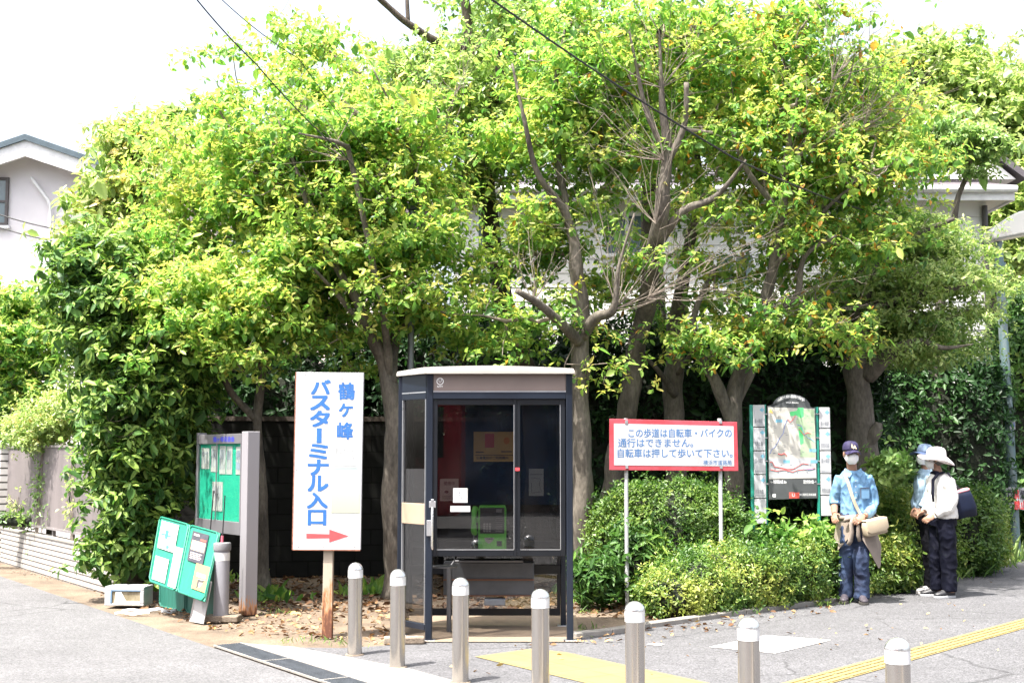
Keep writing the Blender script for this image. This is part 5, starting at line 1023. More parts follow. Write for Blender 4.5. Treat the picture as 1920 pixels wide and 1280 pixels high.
# creepers on the corrugated fence
def creeper(label, c, rx, rz, n, tone):
    p = rng.normal(0, 1, (n, 3)) * np.array([rx, .02, rz]) * .5; b = Vector(c); T = thing('creeper', label, 'climbing plant', (b.x, b.y, 0), wl.rotation_euler.z)
    P = p + np.array([0, -.03, b.z]); A = nrm(np.array([[0, -1, .4]]) + rng.normal(0, .4, (n, 3))); Q = whorls(P, A, 4, 10, 20, .05, .25, .55, np.full(n, tone)); o = link('foliage', leaf_mesh('foliage', *Q[:5], np.clip(Q[5], 0, 1)), mt_leaf_y, T)
    m = MB()
    for _ in range(5): m.tube([(rng.normal(0, rx * .2), -.012, .5), (rng.normal(0, rx * .3), -.014, b.z), (rng.normal(0, rx * .4), -.014, b.z + rz * .6)], .004, 4)
    m.build('stems', mt_twig, T)
def onfence(px, py):
    d = ray(px, py); n2 = Vector((-dwn.y, dwn.x, 0)); p0 = wl.location + n2 * (-.06); t = (p0 - Vector((0, 0, H))).dot(n2) / d.dot(n2); return Vector((0, 0, H)) + d * t
creeper('creeper with green leaves clinging to the middle of the corrugated fence', onfence(75, 905), .5, .75, 75, .40)
creeper('pale yellow creeper clinging to the fence near the evergreen column', onfence(138, 905), .3, .75, 34, .72)
creeper('thin yellow creeper low on the far end of the fence', onfence(30, 950), .8, .25, 22, .75)
hedge('shrub', 'undergrowth peeping through the gap between fence and low wall', 'shrub', [(Vector(onfence(70, 978)) + Vector((.1, .35, 0)), np.array([1.2, .14, .12]))], 260, L=.06, tone=(.7, .3), depth=.05)
# ------------------------------------------------------------ people
def remesh(mb, voxel, smooth=2, wrinkle=0., wscale=9., name='m', stretch=(1, 1, .55), seed=0):
    me = mb.mesh(name); o = bpy.data.objects.new('tmp', me); COL.objects.link(o)
    r = o.modifiers.new('r', 'REMESH'); r.mode = 'VOXEL'; r.voxel_size = voxel; r.use_smooth_shade = True
    if smooth: s_ = o.modifiers.new('s', 'SMOOTH'); s_.factor = .5; s_.iterations = smooth
    dg = bpy.context.evaluated_depsgraph_get(); out = bpy.data.meshes.new_from_object(o.evaluated_get(dg)); bpy.data.objects.remove(o)
    if wrinkle:
        nn_ = [v.normal.copy() for v in out.vertices]; co_ = [v.co.copy() for v in out.vertices]
        for i_, v in enumerate(co_):
            p = Vector((v.x * stretch[0], v.y * stretch[1], v.z * stretch[2])) * wscale + Vector((seed, 0, 0))
            w = noise.noise(p) * .7 + (1 - abs(noise.noise(p * 1.9 + Vector((3, 1, 2)))) * 2) * .5
            co_[i_] = v + nn_[i_] * wrinkle * w
        out.vertices.foreach_set('co', [c for v in co_ for c in v]); out.update()
    out.polygons.foreach_set('use_smooth', [True] * len(out.polygons)); out.name = name; return out
def ringset(mb, secs, phi=0, n=20):
    """secs: (x,y,z,half width,half depth) horizontal elliptical sections, turned by phi"""
    c, s = math.cos(phi), math.sin(phi); rs = []
    for x, y, z, a, b in secs:
        rs.append([(x + a * math.cos(t) * c - b * math.sin(t) * s, y + a * math.cos(t) * s + b * math.sin(t) * c, z) for t in np.linspace(0, 2*math.pi, n, endpoint=False)])
    mb.rings(rs)
def limb(mb, pts, n=14):
    q = cat([tuple(p) for p in pts], 5); mb.tube([tuple(x[:3]) for x in q], [max(.004, x[3]) for x in q], n)
def hand(mb, wr, d, nrm_, thumb, curl=.5, s=1.0):
    """palm and five fingers: d along the hand, nrm_ the way the palm faces, thumb the side it leaves"""
    d = Vector(d).normalized(); n = Vector(nrm_); n = (n - d * n.dot(d)).normalized(); a = d.cross(n)
    if a.dot(Vector(thumb)) < 0: a = -a
    w = Vector(wr)
    R = Matrix((a, n, d)).transposed()
    mb.ell(w + d * .048 * s, (.041 * s, .016 * s, .054 * s), 14, 9, rot=R)
    for i, (off, ln) in enumerate(((.030, .072), (.011, .080), (-.009, .074), (-.028, .058))):
        p = w + d * .088 * s + a * off * s; dd = (d + a * off * 2.2).normalized(); pts = [p - d * .02 * s]; c = curl * (1 + .12 * i)
        for j, f in enumerate((.42, .32, .26)):
            dd = (dd + n * c * (.75 + .25 * j)).normalized(); p = p + dd * ln * f * s; pts.append(p)
        mb.tube(pts, [.0095 * s, .0092 * s, .0082 * s, .0064 * s], 8)
    p = w + d * .025 * s + a * .028 * s; q = p + (d * .6 + a * .75 + n * .35).normalized() * .035 * s; r = q + (d * .85 + a * .25 + n * .5).normalized() * .032 * s
    mb.tube([p - a * .01, q, r], [.013 * s, .0105 * s, .0078 * s], 8)
def head(mb, c, phi, tilt=0, s=1.0):
    """face looks along -y turned by phi; returns the head's matrix"""
    mt = Matrix.Translation(c) @ Matrix.Rotation(phi, 4, 'Z') @ Matrix.Rotation(tilt, 4, 'X') @ Matrix.Scale(s, 4)
    mb.ell((0, .012, .035), (.074, .094, .085), 18, 12, m=mt); mb.ell((0, -.022, -.035), (.056, .062, .072), 16, 10, m=mt)
    mb.ell((0, -.045, -.085), (.030, .030, .026), 12, 8, m=mt); mb.tube([(0, -.082, .018), (0, -.098, -.008), (0, -.106, -.026), (0, -.090, -.036)], [.008, .011, .014, .009], 8, m=mt)
    mb.tube([(-.030, -.084, .028), (0, -.088, .030), (.030, -.084, .028)], .009, 8, m=mt); mb.tube([(-.02, -.082, -.062), (0, -.088, -.063), (.02, -.082, -.062)], .008, 8, m=mt)
    for s_ in (-1, 1):
        mb.ell((s_ * .077, .008, -.005), (.010, .020, .032), 10, 8, m=mt, rot=Matrix.Rotation(s_ * .35, 3, 'Z')); mb.ell((s_ * .045, -.062, -.012), (.02, .018, .018), 10, 8, m=mt)
    return mt
mt_skin = M('skin', (.27, .15, .10), .5, var=.10, scale=14, spec=.4); mt_eye = M('eye_white', (.6, .58, .55), .3); mt_iris = M('dark_iris', (.02, .014, .01), .2)
mt_mask = M('white_face_mask', (.74, .74, .75), .85, var=.03); mt_hair = M('grey_black_hair', (.05, .047, .045), .6, col2=(.14, .135, .13), scale=60)
def face(P, mt, mask=True, glasses=False, full=1.0):
    for s_ in (-1, 1):
        m = MB(); m.ell((s_ * .031, -.077, .012), (.013, .010, .008), 10, 8, m=mt); e = m.build('eye', mt_eye, P, smooth='all')
        m = MB(); m.ell((s_ * .030, -.084, .012), (.006, .0045, .0065), 8, 6, m=mt); m.build('iris', mt_iris, e, smooth='all')
    m = MB()
    for s_ in (-1, 1): m.tube([(s_ * .016, -.092, .030), (s_ * .034, -.089, .035), (s_ * .050, -.078, .030)], [.003, .004, .002], 6, m=mt)
    m.build('eyebrows', mt_hair, P)
    if mask:
        m = MB(); rs = []
        for z, w, dp in ((.006, .046, .101), (-.012, .058, .113), (-.030, .066, .117), (-.052, .066, .110), (-.076, .058, .102), (-.098, .044, .086), (-.112, .028, .066)):
            rs.append([(w * 1.05 * math.sin(t), -dp * math.cos(t) ** .8 if math.cos(t) > 0 else 0, z) for t in np.linspace(-1.45, 1.45, 15)])
        n_ = 15; vs = [p for r in rs for p in r]; vs2 = [(x * .93, y * .95 + .003, z) for x, y, z in vs]; fs = []
        for i in range(len(rs) - 1):
            for k_ in range(n_ - 1): a = i * n_ + k_; fs += [(a, a + 1, a + n_ + 1, a + n_)]
        m.add(vs, fs, mt); m.add(vs2, [tuple(reversed(f)) for f in fs], mt); o = m.build('face_mask', mt_mask, P, smooth='all')
        m = MB()
        for s_ in (-1, 1):
            for z in (-.012, -.075): m.tube([(s_ * .066, -.035, z), (s_ * .079, -.005, -.02 + z * .2), (s_ * .082, .022, .0 + z * .15)], .0016, 5, m=mt)
        m.build('ear_loops', mt_mask, o)
    if glasses:
        m = MB()
        for s_ in (-1, 1):
            m.tube([(s_ * .032 + .024 * math.cos(t), -.103 + abs(math.cos(t)) * .004, .010 + .017 * math.sin(t)) for t in np.linspace(0, 6.283, 17)], .0018, 5, m=mt); m.tube([(s_ * .056, -.098, .014), (s_ * .075, -.05, .012), (s_ * .08, .015, .008)], .0018, 5, m=mt)
        m.tube([(-.008, -.104, .013), (.008, -.104, .013)], .0018, 5, m=mt); m.build('spectacles', mt_iris, P)
def shoe(P, ank, d, upper, sole, ln=.27):
    d = Vector((d[0], d[1], 0)).normalized(); mt = Matrix.Translation((ank[0], ank[1], ank[2] if len(ank) > 2 else 0)) @ Matrix.Rotation(math.atan2(d.y, d.x), 4, 'Z')
    m = MB(); rs = []
    for x, w, h, zb in ((-.075, .022, .05, .022), (-.065, .034, .085, .022), (-.02, .039, .10, .022), (.035, .040, .085, .022), (.09, .045, .062, .022), (.14, .045, .048, .022), (.175, .034, .036, .022), (.195, .014, .026, .024)):
        rs.append([(x * ln / .27, w * math.cos(t) * (1 if math.sin(t) < .3 else .86), max(zb, zb + (h) * .5 + h * .5 * math.sin(t))) for t in np.linspace(0, 6.283, 16, endpoint=False)])
    m.rings(rs, m=mt); u = m.build('shoe', upper, P, smooth='all')
    m = MB(); out = [(-.082, 0), (-.074, .03), (-.03, .040), (.04, .041), (.10, .049), (.15, .047), (.185, .034), (.203, 0)]; out = out + [(x, -y) for x, y in reversed(out[1:-1])]
    m.sheet([(x * ln / .27, y) for x, y in out], .027, m=mt, t=.026); m.build('sole', sole, u, bevel=.004)
    m = MB()
    for x in (.04, .06, .08): m.tube([(x, -.028, .088 - x * .25), (x + .004, 0, .110 - x * .36), (x, .028, .088 - x * .25)], .004, 5, m=mt)
    m.build('laces', mt_sheet, u)
def shirt_shell(secs, phi, arms, voxel=.008, wr=.006, seed=0, name='shirt', extra=None):
    m = MB(); ringset(m, secs, phi)
    for a in arms: limb(m, a)
    if extra: extra(m)
    return remesh(m, voxel, 3, wr, 11, name, seed=seed)
# ---- the man by the map board
man = thing('person', 'man in denim shirt and jeans, purple cap and white mask, beside the map board', 'person', gnd(1604, 1129), 0)
HC = (-.025, -.055, 1.575)
m = MB(); hm = head(m, HC, .06, -.02, .99)
limb(m, [(-.005, .0, 1.36, .060), (-.012, -.02, 1.43, .054), (-.02, -.04, 1.50, .054)])
ringset(m, [(.02, .02, .84, .15, .10), (.02, .02, .95, .145, .10), (.02, .01, 1.1, .14, .095), (.015, 0, 1.25, .165, .105), (.01, 0, 1.35, .15, .085), (.0, 0, 1.39, .07, .06)])
limb(m, [(-.125, 0, 1.33, .05), (-.160, .03, 1.19, .042), (-.185, .055, 1.05, .040), (-.215, -.05, .98, .036), (-.245, -.165, .945, .027)]); hand(m, (-.248, -.175, .942), (-.25, -.75, -.36), (.5, -.2, -.75), (.3, -.5, .7), .65)
limb(m, [(.155, 0, 1.33, .05), (.197, .01, 1.19, .042), (.21, .0, 1.05, .040), (.15, -.11, .965, .036), (.075, -.175, .925, .028)]); hand(m, (.066, -.18, .922), (-.8, -.3, -.42), (-.1, .75, -.55), (-.1, -.3, .8), .55)
for s_, ax, ay in ((-1, -.095, .03), (1, .055, -.06)):
    limb(m, [(.02 + s_ * .075, .02, .86, .085), (.0 + s_ * .085 - .005, -.01, .66, .075), (ax * .8, ay - .03, .48, .055), (ax, ay, .28, .05), (ax, ay + .01, .08, .035)])
link('body', remesh(m, .0055, 2, name='body'), mt_skin, man)
face(man, hm, True, True)
mt_den = M('light_denim', (.165, .30, .44), .85, col2=(.085, .19, .33), scale=6, fine=.12, bscale=150, bump=.15); mt_jean = M('blue_jeans', (.036, .064, .135), .85, col2=(.006, .010, .032), scale=4.5, lo=.36, hi=.68, fine=.15, bscale=140, bump=.15)
sh = shirt_shell([(.02, .02, .845, .152, .122), (.02, .02, .93, .158, .125), (.02, .01, 1.05, .150, .115), (.02, .005, 1.18, .158, .118), (.015, 0, 1.28, .168, .115), (.01, 0, 1.345, .150, .095), (.0, -.01, 1.39, .085, .075)], 0,
    [[(-.12, 0, 1.325, .066), (-.165, .03, 1.20, .057), (-.185, .055, 1.09, .056), (-.188, .04, 1.035, .058)], [(.145, 0, 1.325, .068), (.20, .01, 1.20, .057), (.218, .0, 1.06, .052), (.165, -.09, .98, .047), (.09, -.165, .935, .042)]], wr=.019, seed=3)
so = link('shirt', sh, mt_den, man)
for s_ in (-1, 1): m = MB(); m.add([(-.01 + s_ * .012, -.098, 1.375), (-.008 + s_ * .085, -.062, 1.425), (-.006 + s_ * .10, -.075, 1.375), (-.01 + s_ * .058, -.122, 1.325)], [(0, 1, 2, 3)]); m.add([(-.01 + s_ * .012, -.088, 1.375), (-.008 + s_ * .085, -.050, 1.425), (-.006 + s_ * .10, -.060, 1.375), (-.01 + s_ * .058, -.105, 1.325)], [(3, 2, 1, 0)]); m.build('collar', mt_den, so)
m = MB(); m.box((.095, -.123, 1.16), (.105, .012, .115), rot=Matrix.Rotation(.30, 3, 'Z')); pk = m.build('pocket', M('pocket_denim', (.12, .24, .38), .85, fine=.1, bscale=150), so, bevel=.004); m = MB(); m.box((.094, -.131, 1.217), (.11, .006, .007), rot=Matrix.Rotation(.30, 3, 'Z')); m.box((.045, -.145, 1.16), (.006, .006, .11), rot=Matrix.Rotation(.3, 3, 'Z')); m.build('stitching', M('dark_stitch', (.06, .06, .08), .8), pk)
m = MB(); m.ell((-.010, -.055, 1.365), (.040, .035, .035), 12, 8); m.build('undershirt', M('grey_undershirt', (.40, .40, .40), .9), man, smooth='all')
m = MB()
for z in (1.29, 1.23, 1.17, 1.11): m.ell((-.002, -.124 - (.004 if z < 1.25 else 0), z), (.007, .006, .007), 8, 6)
m.build('buttons', mt_sheet, so)
tr = MB(); ringset(tr, [(.02, .02, .80, .165, .12), (.02, .02, .87, .168, .122), (.02, .02, .95, .155, .112)])
for s_, ax, ay in ((-1, -.095, .03), (1, .055, -.06)):
    limb(tr, [(.02 + s_ * .076, .02, .88, .096), (s_ * .085 - .005, -.01, .68, .092), (ax * .85, ay - .03, .48, .078), (ax, ay, .28, .074), (ax, ay + .005, .10, .073), (ax, ay + .005, .055, .072)])
link('trousers', remesh(tr, .008, 2, .018, 8, 'trousers', (1, 1, .9), 9), mt_jean, man)
mt_shoe = M('grey_purple_shoe', (.05, .042, .052), .6, var=.2); mt_sole = M('dark_sole', (.05, .045, .04), .8)
shoe(man, (-.10, .03), (-.35, -.9), mt_shoe, mt_sole); shoe(man, (.055, -.06), (-.12, -1), mt_shoe, mt_sole)
mt_cap = M('purple_cap', (.018, .013, .055), .75, var=.15, fine=.08)
m = MB(); rs = [[(.084 * r * math.cos(t), .010 + .103 * r * math.sin(t), z) for t in np.linspace(0, 6.283, 24, endpoint=False)] for r, z in ((1, .035), (1.01, .055), (.98, .085), (.86, .115), (.6, .135), (.25, .143), (.03, .144))]
m.rings(rs, m=hm); cp = m.build('cap', mt_cap, man, smooth='all')
m = MB(); top = []; bot = []
for t in np.linspace(-1.25, 1.25, 13):
    x = .083 * math.sin(t); top.append(((x, .010 - .100 * math.cos(t) * 1.0, .042 - .02 * (x / .08) ** 2), (x * 1.02, -.092 - .075 * math.cos(t * 1.15), .022 - .030 * (x / .08) ** 2)))
vs = [p for ab in top for p in ab]; vs2 = [(x, y, z - .006) for x, y, z in vs]; nV = len(vs); fs = [(2*i, 2*i+1, 2*i+3, 2*i+2) for i in range(12)]
m.add(vs, fs, hm); m.add(vs2, [tuple(reversed(f)) for f in fs], hm); m.add([vs[2*i+1] for i in range(13)] + [vs2[2*i+1] for i in range(13)], [(i, i+13, i+14, i+1) for i in range(12)], hm); m.build('peak', mt_cap, cp, smooth=50)
m = MB(); em = hm @ Matrix.Translation((0, -.094, .062)) @ Matrix.Rotation(-.25, 4, 'X'); put_line(m, 'L', -.021, .004, .052, -.004, 'L', .05, m=em); put_line(m, 'A', -.007, -.008, .05, -.006, 'L', .04, m=em); m.build('emblem', M('pale_gold_thread', (.72, .58, .34), .6), cp)
m = MB(); m.ell((0, .028, .022), (.0765, .083, .062), 16, 10, m=hm); m.build('hair', mt_hair, man, smooth='all')
# jacket knotted round the waist
mt_jk = M('taupe_jacket_cloth', (.22, .18, .15), .9, var=.12, scale=6, fine=.08, bscale=120)
def skirt(a0, a1, fz, rx=.19, ry=.145, z0=.90, n=26, mrows=9, flare=.10, cx=.02, cy=.02):
    m = MB(); vs = []; vi = []
    for i in range(n + 1):
        t = a0 + (a1 - a0) * i / n; L_ = fz(i / n)
        for j in range(mrows + 1):
            v = j / mrows; f = 1 + flare * v + .035 * math.sin(t * 9 + 1) * v; vs.append((cx + rx * f * math.cos(t), cy + ry * f * math.sin(t), z0 - L_ * v + .008 * math.sin(t * 5))); 
            f -= .035; vi.append((cx + rx * f * math.cos(t), cy + ry * f * math.sin(t), z0 - L_ * v + .008 * math.sin(t * 5)))
    w = mrows + 1; fs = [(i*w + j, i*w + j + 1, (i+1)*w + j + 1, (i+1)*w + j) for i in range(n) for j in range(mrows)]
    N0 = len(vs); edge = [i*w + mrows for i in range(n + 1)]; fs2 = [tuple(N0 + q for q in reversed(f)) for f in fs] + [(edge[i], edge[i] + N0, edge[i+1] + N0, edge[i+1]) for i in range(n)]
    fs2 += [(j, j + N0, j + 1 + N0, j + 1) for j in range(mrows)] + [(n*w + j, n*w + j + 1, n*w + j + 1 + N0, n*w + j + N0) for j in range(mrows)]
    m.add(vs + vi, fs + fs2); return m
# angles: -90 deg is the front; the cloth hangs round the back and comes forward to a point over the left thigh
m = skirt(rad(-85), rad(25), lambda u: .22 + .29 * max(0, 1 - abs(u - .40) / .40) ** .9 + .08 * u, flare=.42)
m2 = skirt(rad(25), rad(205), lambda u: .28 + .05 * math.sin(u * 6), flare=.16); m.add(m2.v, m2.f); m3 = skirt(rad(205), rad(255), lambda u: .34 - .16 * u, flare=.2); m.add(m3.v, m3.f)
jk = m.build('tied_jacket', mt_jk, man, smooth=60)
m = MB(); m.tube([(.02 + .19 * math.cos(t), .02 + .15 * math.sin(t), .905 + .008 * math.sin(3 * t)) for t in np.linspace(0, 6.283, 30)], .024, 8, flat=1); m.ell((-.035, -.155, .90), (.038, .034, .035), 12, 8)
m.tube([(-.05, -.165, .90), (-.075, -.18, .84), (-.07, -.185, .76), (-.085, -.175, .66), (-.11, -.175, .62)], [.026, .030, .034, .036, .030], 10, flat=.6); m.tube([(-.02, -.165, .89), (.0, -.185, .82), (-.005, -.19, .72), (.01, -.185, .66)], [.024, .028, .03, .026], 10, flat=.6); m.tube([(-.06, -.15, .90), (-.12, -.15, .885), (-.14, -.14, .86)], [.02, .022, .012], 8)
m.build('knot', mt_jk, jk, smooth='all')
bagm = M('beige_canvas', (.40, .325, .23), .85, var=.08, scale=6, fine=.08, bscale=120)
bg_ = thing('shoulder_bag', 'beige canvas shoulder bag slung across the man in denim', 'bag', man.location.copy(), 0)
bm_ = Matrix.Translation((.165, -.20, .80)) @ Matrix.Rotation(.35, 4, 'Z') @ Matrix.Rotation(-.16, 4, 'Y')
m = MB(); m.prism([(-.125, -.075), (.13, -.075), (.145, .03), (.13, .085), (-.12, .085), (-.135, .03)], -.05, .05, bm_); bo = m.build('body', bagm, bg_, bevel=.025, seg=4, smooth='all')
m = MB(); m.prism([(-.128, -.02), (-.09, -.045), (.10, -.04), (.142, -.012), (.136, .094), (-.124, .094)], -.062, -.047, bm_); m.bb(-.124, .134, -.055, .05, .088, .098, bm_); m.build('flap', bagm, bg_, bevel=.008, seg=3, smooth='all')
m = MB()
for z in (-.035, -.055): m.bb(-.12, .125, -.0535, -.05, z - .003, z + .003, bm_)
m.build('seams', M('dark_canvas_seam', (.25, .20, .14), .9), bo)
m = MB(); S_ = [tuple(p[:3]) for p in cat([(-.075, .03, 1.40, 0), (-.10, -.075, 1.36, 0), (-.085, -.128, 1.28, 0), (-.045, -.152, 1.12, 0), (.0, -.160, 1.00, 0), (.045, -.18, .91, 0), (.06, -.20, .87, 0)], 5)]
T_ = [tuple(p[:3]) for p in cat([(-.075, .03, 1.40, 0), (-.02, .11, 1.32, 0), (.09, .14, 1.15, 0), (.19, .11, 1.0, 0), (.235, -.02, .92, 0), (.28, -.16, .87, 0)], 5)]
for C_ in (S_, T_):
    rs = []
    for i, p in enumerate(C_):
        t = (Vector(C_[min(i + 1, len(C_) - 1)]) - Vector(C_[max(i - 1, 0)])).normalized(); o_ = (Vector(p) - Vector((.02, .02, p[2]))); o_.z = 0; o_.normalize(); u = t.cross(o_).normalized(); p = Vector(p)
        rs.append([p + u * .016 - o_ * .002, p + u * .016 + o_ * .004, p - u * .016 + o_ * .004, p - u * .016 - o_ * .002])
    m.rings(rs)
m.build('strap', bagm, bg_, smooth=40)
# ---- two women looking at the trees
mt_navy = M('navy_trousers', (.004, .0045, .011), .7, var=.3, scale=5, spec=.12); mt_navy2 = M('black_trousers', (.003, .003, .005), .8, var=.2, spec=.1); mt_wtop = M('white_knit_top', (.66, .64, .61), .9, var=.05, scale=8, fine=.05, bscale=160, bump=.2); mt_bl = M('pale_blue_blouse', (.24, .34, .44), .85, var=.1, scale=8)
def woman(label, loc, hc, hphi, htilt, torso, phi, arms, hands, legs, feet, top, trous, shoes, soles, seed):
    P = thing('person', label, 'person', loc, 0)
    m = MB(); hm = head(m, hc, hphi, htilt, .96); nx, ny, nz = torso[-1][:3]
    limb(m, [(nx, ny, nz - .02, .055), ((nx + hc[0]) / 2, (ny + hc[1]) / 2 + .012, (nz + hc[2]) / 2 - .02, .050), (hc[0], hc[1] + .02, hc[2] - .05, .048)])
    ringset(m, [(x, y, z, a * .9, b * .88) for x, y, z, a, b in torso], phi)
    for a in arms: limb(m, [(x, y, z, max(.026, r * .72)) for x, y, z, r in a])
    for h in hands: hand(m, *h, s=.92)
    for l in legs: limb(m, [(x, y, z, r * .78) for x, y, z, r in l] + [(l[-1][0], l[-1][1], .07, .032)])
    link('body', remesh(m, .0055, 2, name='body'), mt_skin, P)
    so = link('top', shirt_shell(torso, phi, arms, .008, .015, seed, 'top'), top, P)
    t = MB(); x, y, z = torso[0][:3]; a, b = torso[0][3:5]; ringset(t, [(x, y, .78, a * .92, b * .95), (x, y, .86, a * .97, b), (x, y, z + .05, a * .86, b * .86)], phi)
    for l in legs: limb(t, l)
    link('trousers', remesh(t, .008, 2, .017, 8, 'trousers', (1, 1, .8), seed + 4), trous, P)
    for f, d in feet: shoe(P, f, d, shoes, soles, .245)
    m = MB(); m.ell((0, .030, .018), (.083, .092, .088), 16, 10, m=hm); m.build('hair', mt_hair, P, smooth='all')
    face(P, hm, True, False); return P, hm, so
g = gnd(1766, 1119)
W1, hw, sw = woman('woman in white top, white brimmed hat and navy trousers facing away to the left', g, (-.035, -.01, 1.515), -1.85, -.06,
    [(.03, 0, .87, .165, .135), (.03, .0, .95, .165, .13), (.03, 0, 1.08, .155, .118), (.03, 0, 1.2, .17, .122), (.02, .0, 1.29, .165, .105), (.01, 0, 1.335, .11, .085), (.0, .0, 1.365, .065, .06)], -.75,
    [[(.055, -.11, 1.285, .068), (.085, -.155, 1.15, .062), (.075, -.165, 1.01, .056), (-.03, -.165, .945, .048), (-.10, -.165, .915, .040)], [(.02, .12, 1.285, .066), (-.02, .16, 1.15, .058), (-.06, .14, 1.0, .052), (-.14, .06, .94, .042)]],
    [((-.115, -.165, .905), (-.8, -.05, -.45), (.3, .8, -.3), (-.3, .3, .8), .45), ((-.15, .05, .93), (-.8, -.3, -.3), (.2, -.6, -.6), (-.3, .2, .8), .4)],
    [[(.02, -.075, .86, .10), (.045, -.075, .66, .098), (.06, -.07, .46, .085), (.065, -.07, .25, .079), (.065, -.07, .075, .078)], [(.03, .085, .86, .10), (.0, .08, .66, .095), (-.015, .08, .46, .084), (-.02, .08, .25, .078), (-.02, .08, .08, .077)]],
    [((.055, -.07), (-1, -.22)), ((-.03, .08), (-1, .05))], mt_wtop, mt_navy, M('black_trainer', (.02, .02, .024), .5), mt_white, 2)
mt_hat = M('white_cotton_hat', (.66, .60, .59), .9, var=.05, scale=10, fine=.04)
def lathe_dir(mb, prof, hm, wave=0, n=40, ph=0, drop=0):
    rs = []
    for r, z in prof:
        f = max(0, (r - .10) / .09); rs.append([(r * math.cos(t), .012 + r * 1.08 * math.sin(t), z + f * (wave * math.sin(3 * t + ph) - drop * math.sin(t))) for t in np.linspace(0, 6.283, n, endpoint=False)])
    mb.rings(rs, m=hm)
m = MB(); lathe_dir(m, [(.19, -.012), (.192, -.006), (.17, .012), (.135, .030), (.105, .044), (.103, .075), (.095, .110), (.075, .135), (.04, .148), (.005, .15)], hw, .016, 40, .6, .03); hh = m.build('hat', mt_hat, W1, smooth='all')
m = MB(); lathe_dir(m, [(.188, -.016), (.165, .004), (.13, .022), (.09, .034), (.05, .036)], hw, .016, 40, .6, .03); m.build('hat_lining', mt_hat, hh, smooth='all')
# navy scarf edge and tote bag
m = MB(); m.tube([(.045, -.08, 1.375), (-.04, -.115, 1.36), (-.10, -.12, 1.29), (-.115, -.14, 1.15), (-.115, -.155, 1.05)], [.014, .018, .020, .018, .012], 10, flat=.55); m.tube([(.05, .06, 1.37), (-.05, .07, 1.36), (-.06, -.02, 1.37), (-.04, -.1, 1.365)], .024, 10); m.build('scarf', mt_navy, W1, smooth='all')
tb = thing('tote_bag', 'navy tote bag with pink top edge hanging from the shoulder of the woman in white', 'bag', (g.x, g.y, 0), 0)
bm2 = Matrix.Translation((.265, -.02, 1.03)) @ Matrix.Rotation(.28, 4, 'Z') @ Matrix.Rotation(-.22, 4, 'Y')
m = MB(); rs = []
for z, a, b in ((-.155, .105, .05), (-.15, .12, .065), (-.05, .135, .07), (.08, .115, .06), (.135, .10, .045)): rs.append([(a * math.copysign(abs(math.cos(t)) ** .55, math.cos(t)), b * math.copysign(abs(math.sin(t)) ** .7, math.sin(t)), z + .008 * math.sin(2 * t + 3 * z)) for t in np.linspace(0, 6.283, 28, endpoint=False)])
m.rings(rs, m=bm2); m.build('body', M('navy_nylon', (.005, .008, .022), .55, var=.25, scale=6, spec=.2), tb, smooth='all')
m = MB(); rs = [[(a * math.copysign(abs(math.cos(t)) ** .55, math.cos(t)), b * math.copysign(abs(math.sin(t)) ** .7, math.sin(t)), z) for t in np.linspace(0, 6.283, 28, endpoint=False)] for z, a, b in ((.128, .104, .049), (.15, .100, .046), (.158, .085, .03))]; m.rings(rs, m=bm2); m.build('pink_rim', M('pink_lining', (.60, .28, .33), .8), tb, smooth='all')
m = MB()
for dy in (-.03, .03): m.tube([tuple(p[:3]) for p in cat([(.19, -.03 + dy, 1.13, 0), (.12, -.08 + dy * .6, 1.26, 0), (.08, -.10 + dy * .4, 1.365, 0), (.10, -.02 + dy, 1.34, 0), (.20, .0 + dy, 1.22, 0), (.27, .0 + dy, 1.14, 0)], 5)], .006, 6)
m.build('handles', M('dark_strap', (.03, .025, .05), .6), tb, smooth=True)
g2 = gnd(1745, 1111)
W2, hw2, sw2 = woman('woman in pale blue blouse with a blue peaked cap standing behind the woman in white', g2, (-.035, -.02, 1.555), -.95, -.12,
    [(.0, 0, .88, .155, .125), (.0, 0, .97, .155, .12), (.0, 0, 1.1, .15, .112), (.0, 0, 1.22, .165, .115), (.0, 0, 1.31, .155, .10), (-.005, 0, 1.36, .10, .08), (-.01, .0, 1.40, .062, .058)], -.7,
    [[(.0, -.125, 1.31, .066), (-.03, -.17, 1.17, .060), (-.075, -.17, 1.03, .055), (-.13, -.17, .97, .046)], [(-.0, .12, 1.31, .064), (-.04, .16, 1.17, .056), (-.10, .12, 1.03, .05), (-.14, .02, .97, .042)]],
    [((-.145, -.17, .96), (-.6, .1, -.7), (.4, .7, -.2), (-.6, .1, .5), .6), ((-.15, .01, .96), (-.6, -.5, -.5), (.2, -.5, -.6), (-.3, .2, .8), .4)],
    [[(-.01, -.075, .87, .092), (-.02, -.075, .66, .088), (-.02, -.075, .46, .078), (-.02, -.075, .25, .072), (-.02, -.075, .085, .07)], [(.0, .08, .87, .092), (.02, .08, .66, .088), (.03, .08, .46, .078), (.035, .08, .25, .072), (.035, .08, .085, .07)]],
    [((-.02, -.075), (-1, -.15)), ((.06, .06), (-1, .1))], mt_bl, mt_navy2, M('pale_grey_shoe', (.52, .50, .49), .7), M('pale_sole', (.45, .43, .41), .7), 6)
m = MB(); rs = [[(.086 * r * math.cos(t), .012 + .104 * r * math.sin(t), z) for t in np.linspace(0, 6.283, 24, endpoint=False)] for r, z in ((1.04, .030), (1.04, .055), (1.0, .085), (.86, .118), (.6, .136), (.2, .145))]
m.rings(rs, m=hw2); mt_vis = M('blue_grey_cap', (.16, .22, .32), .8, var=.1); cp = m.build('cap', mt_vis, W2, smooth='all')
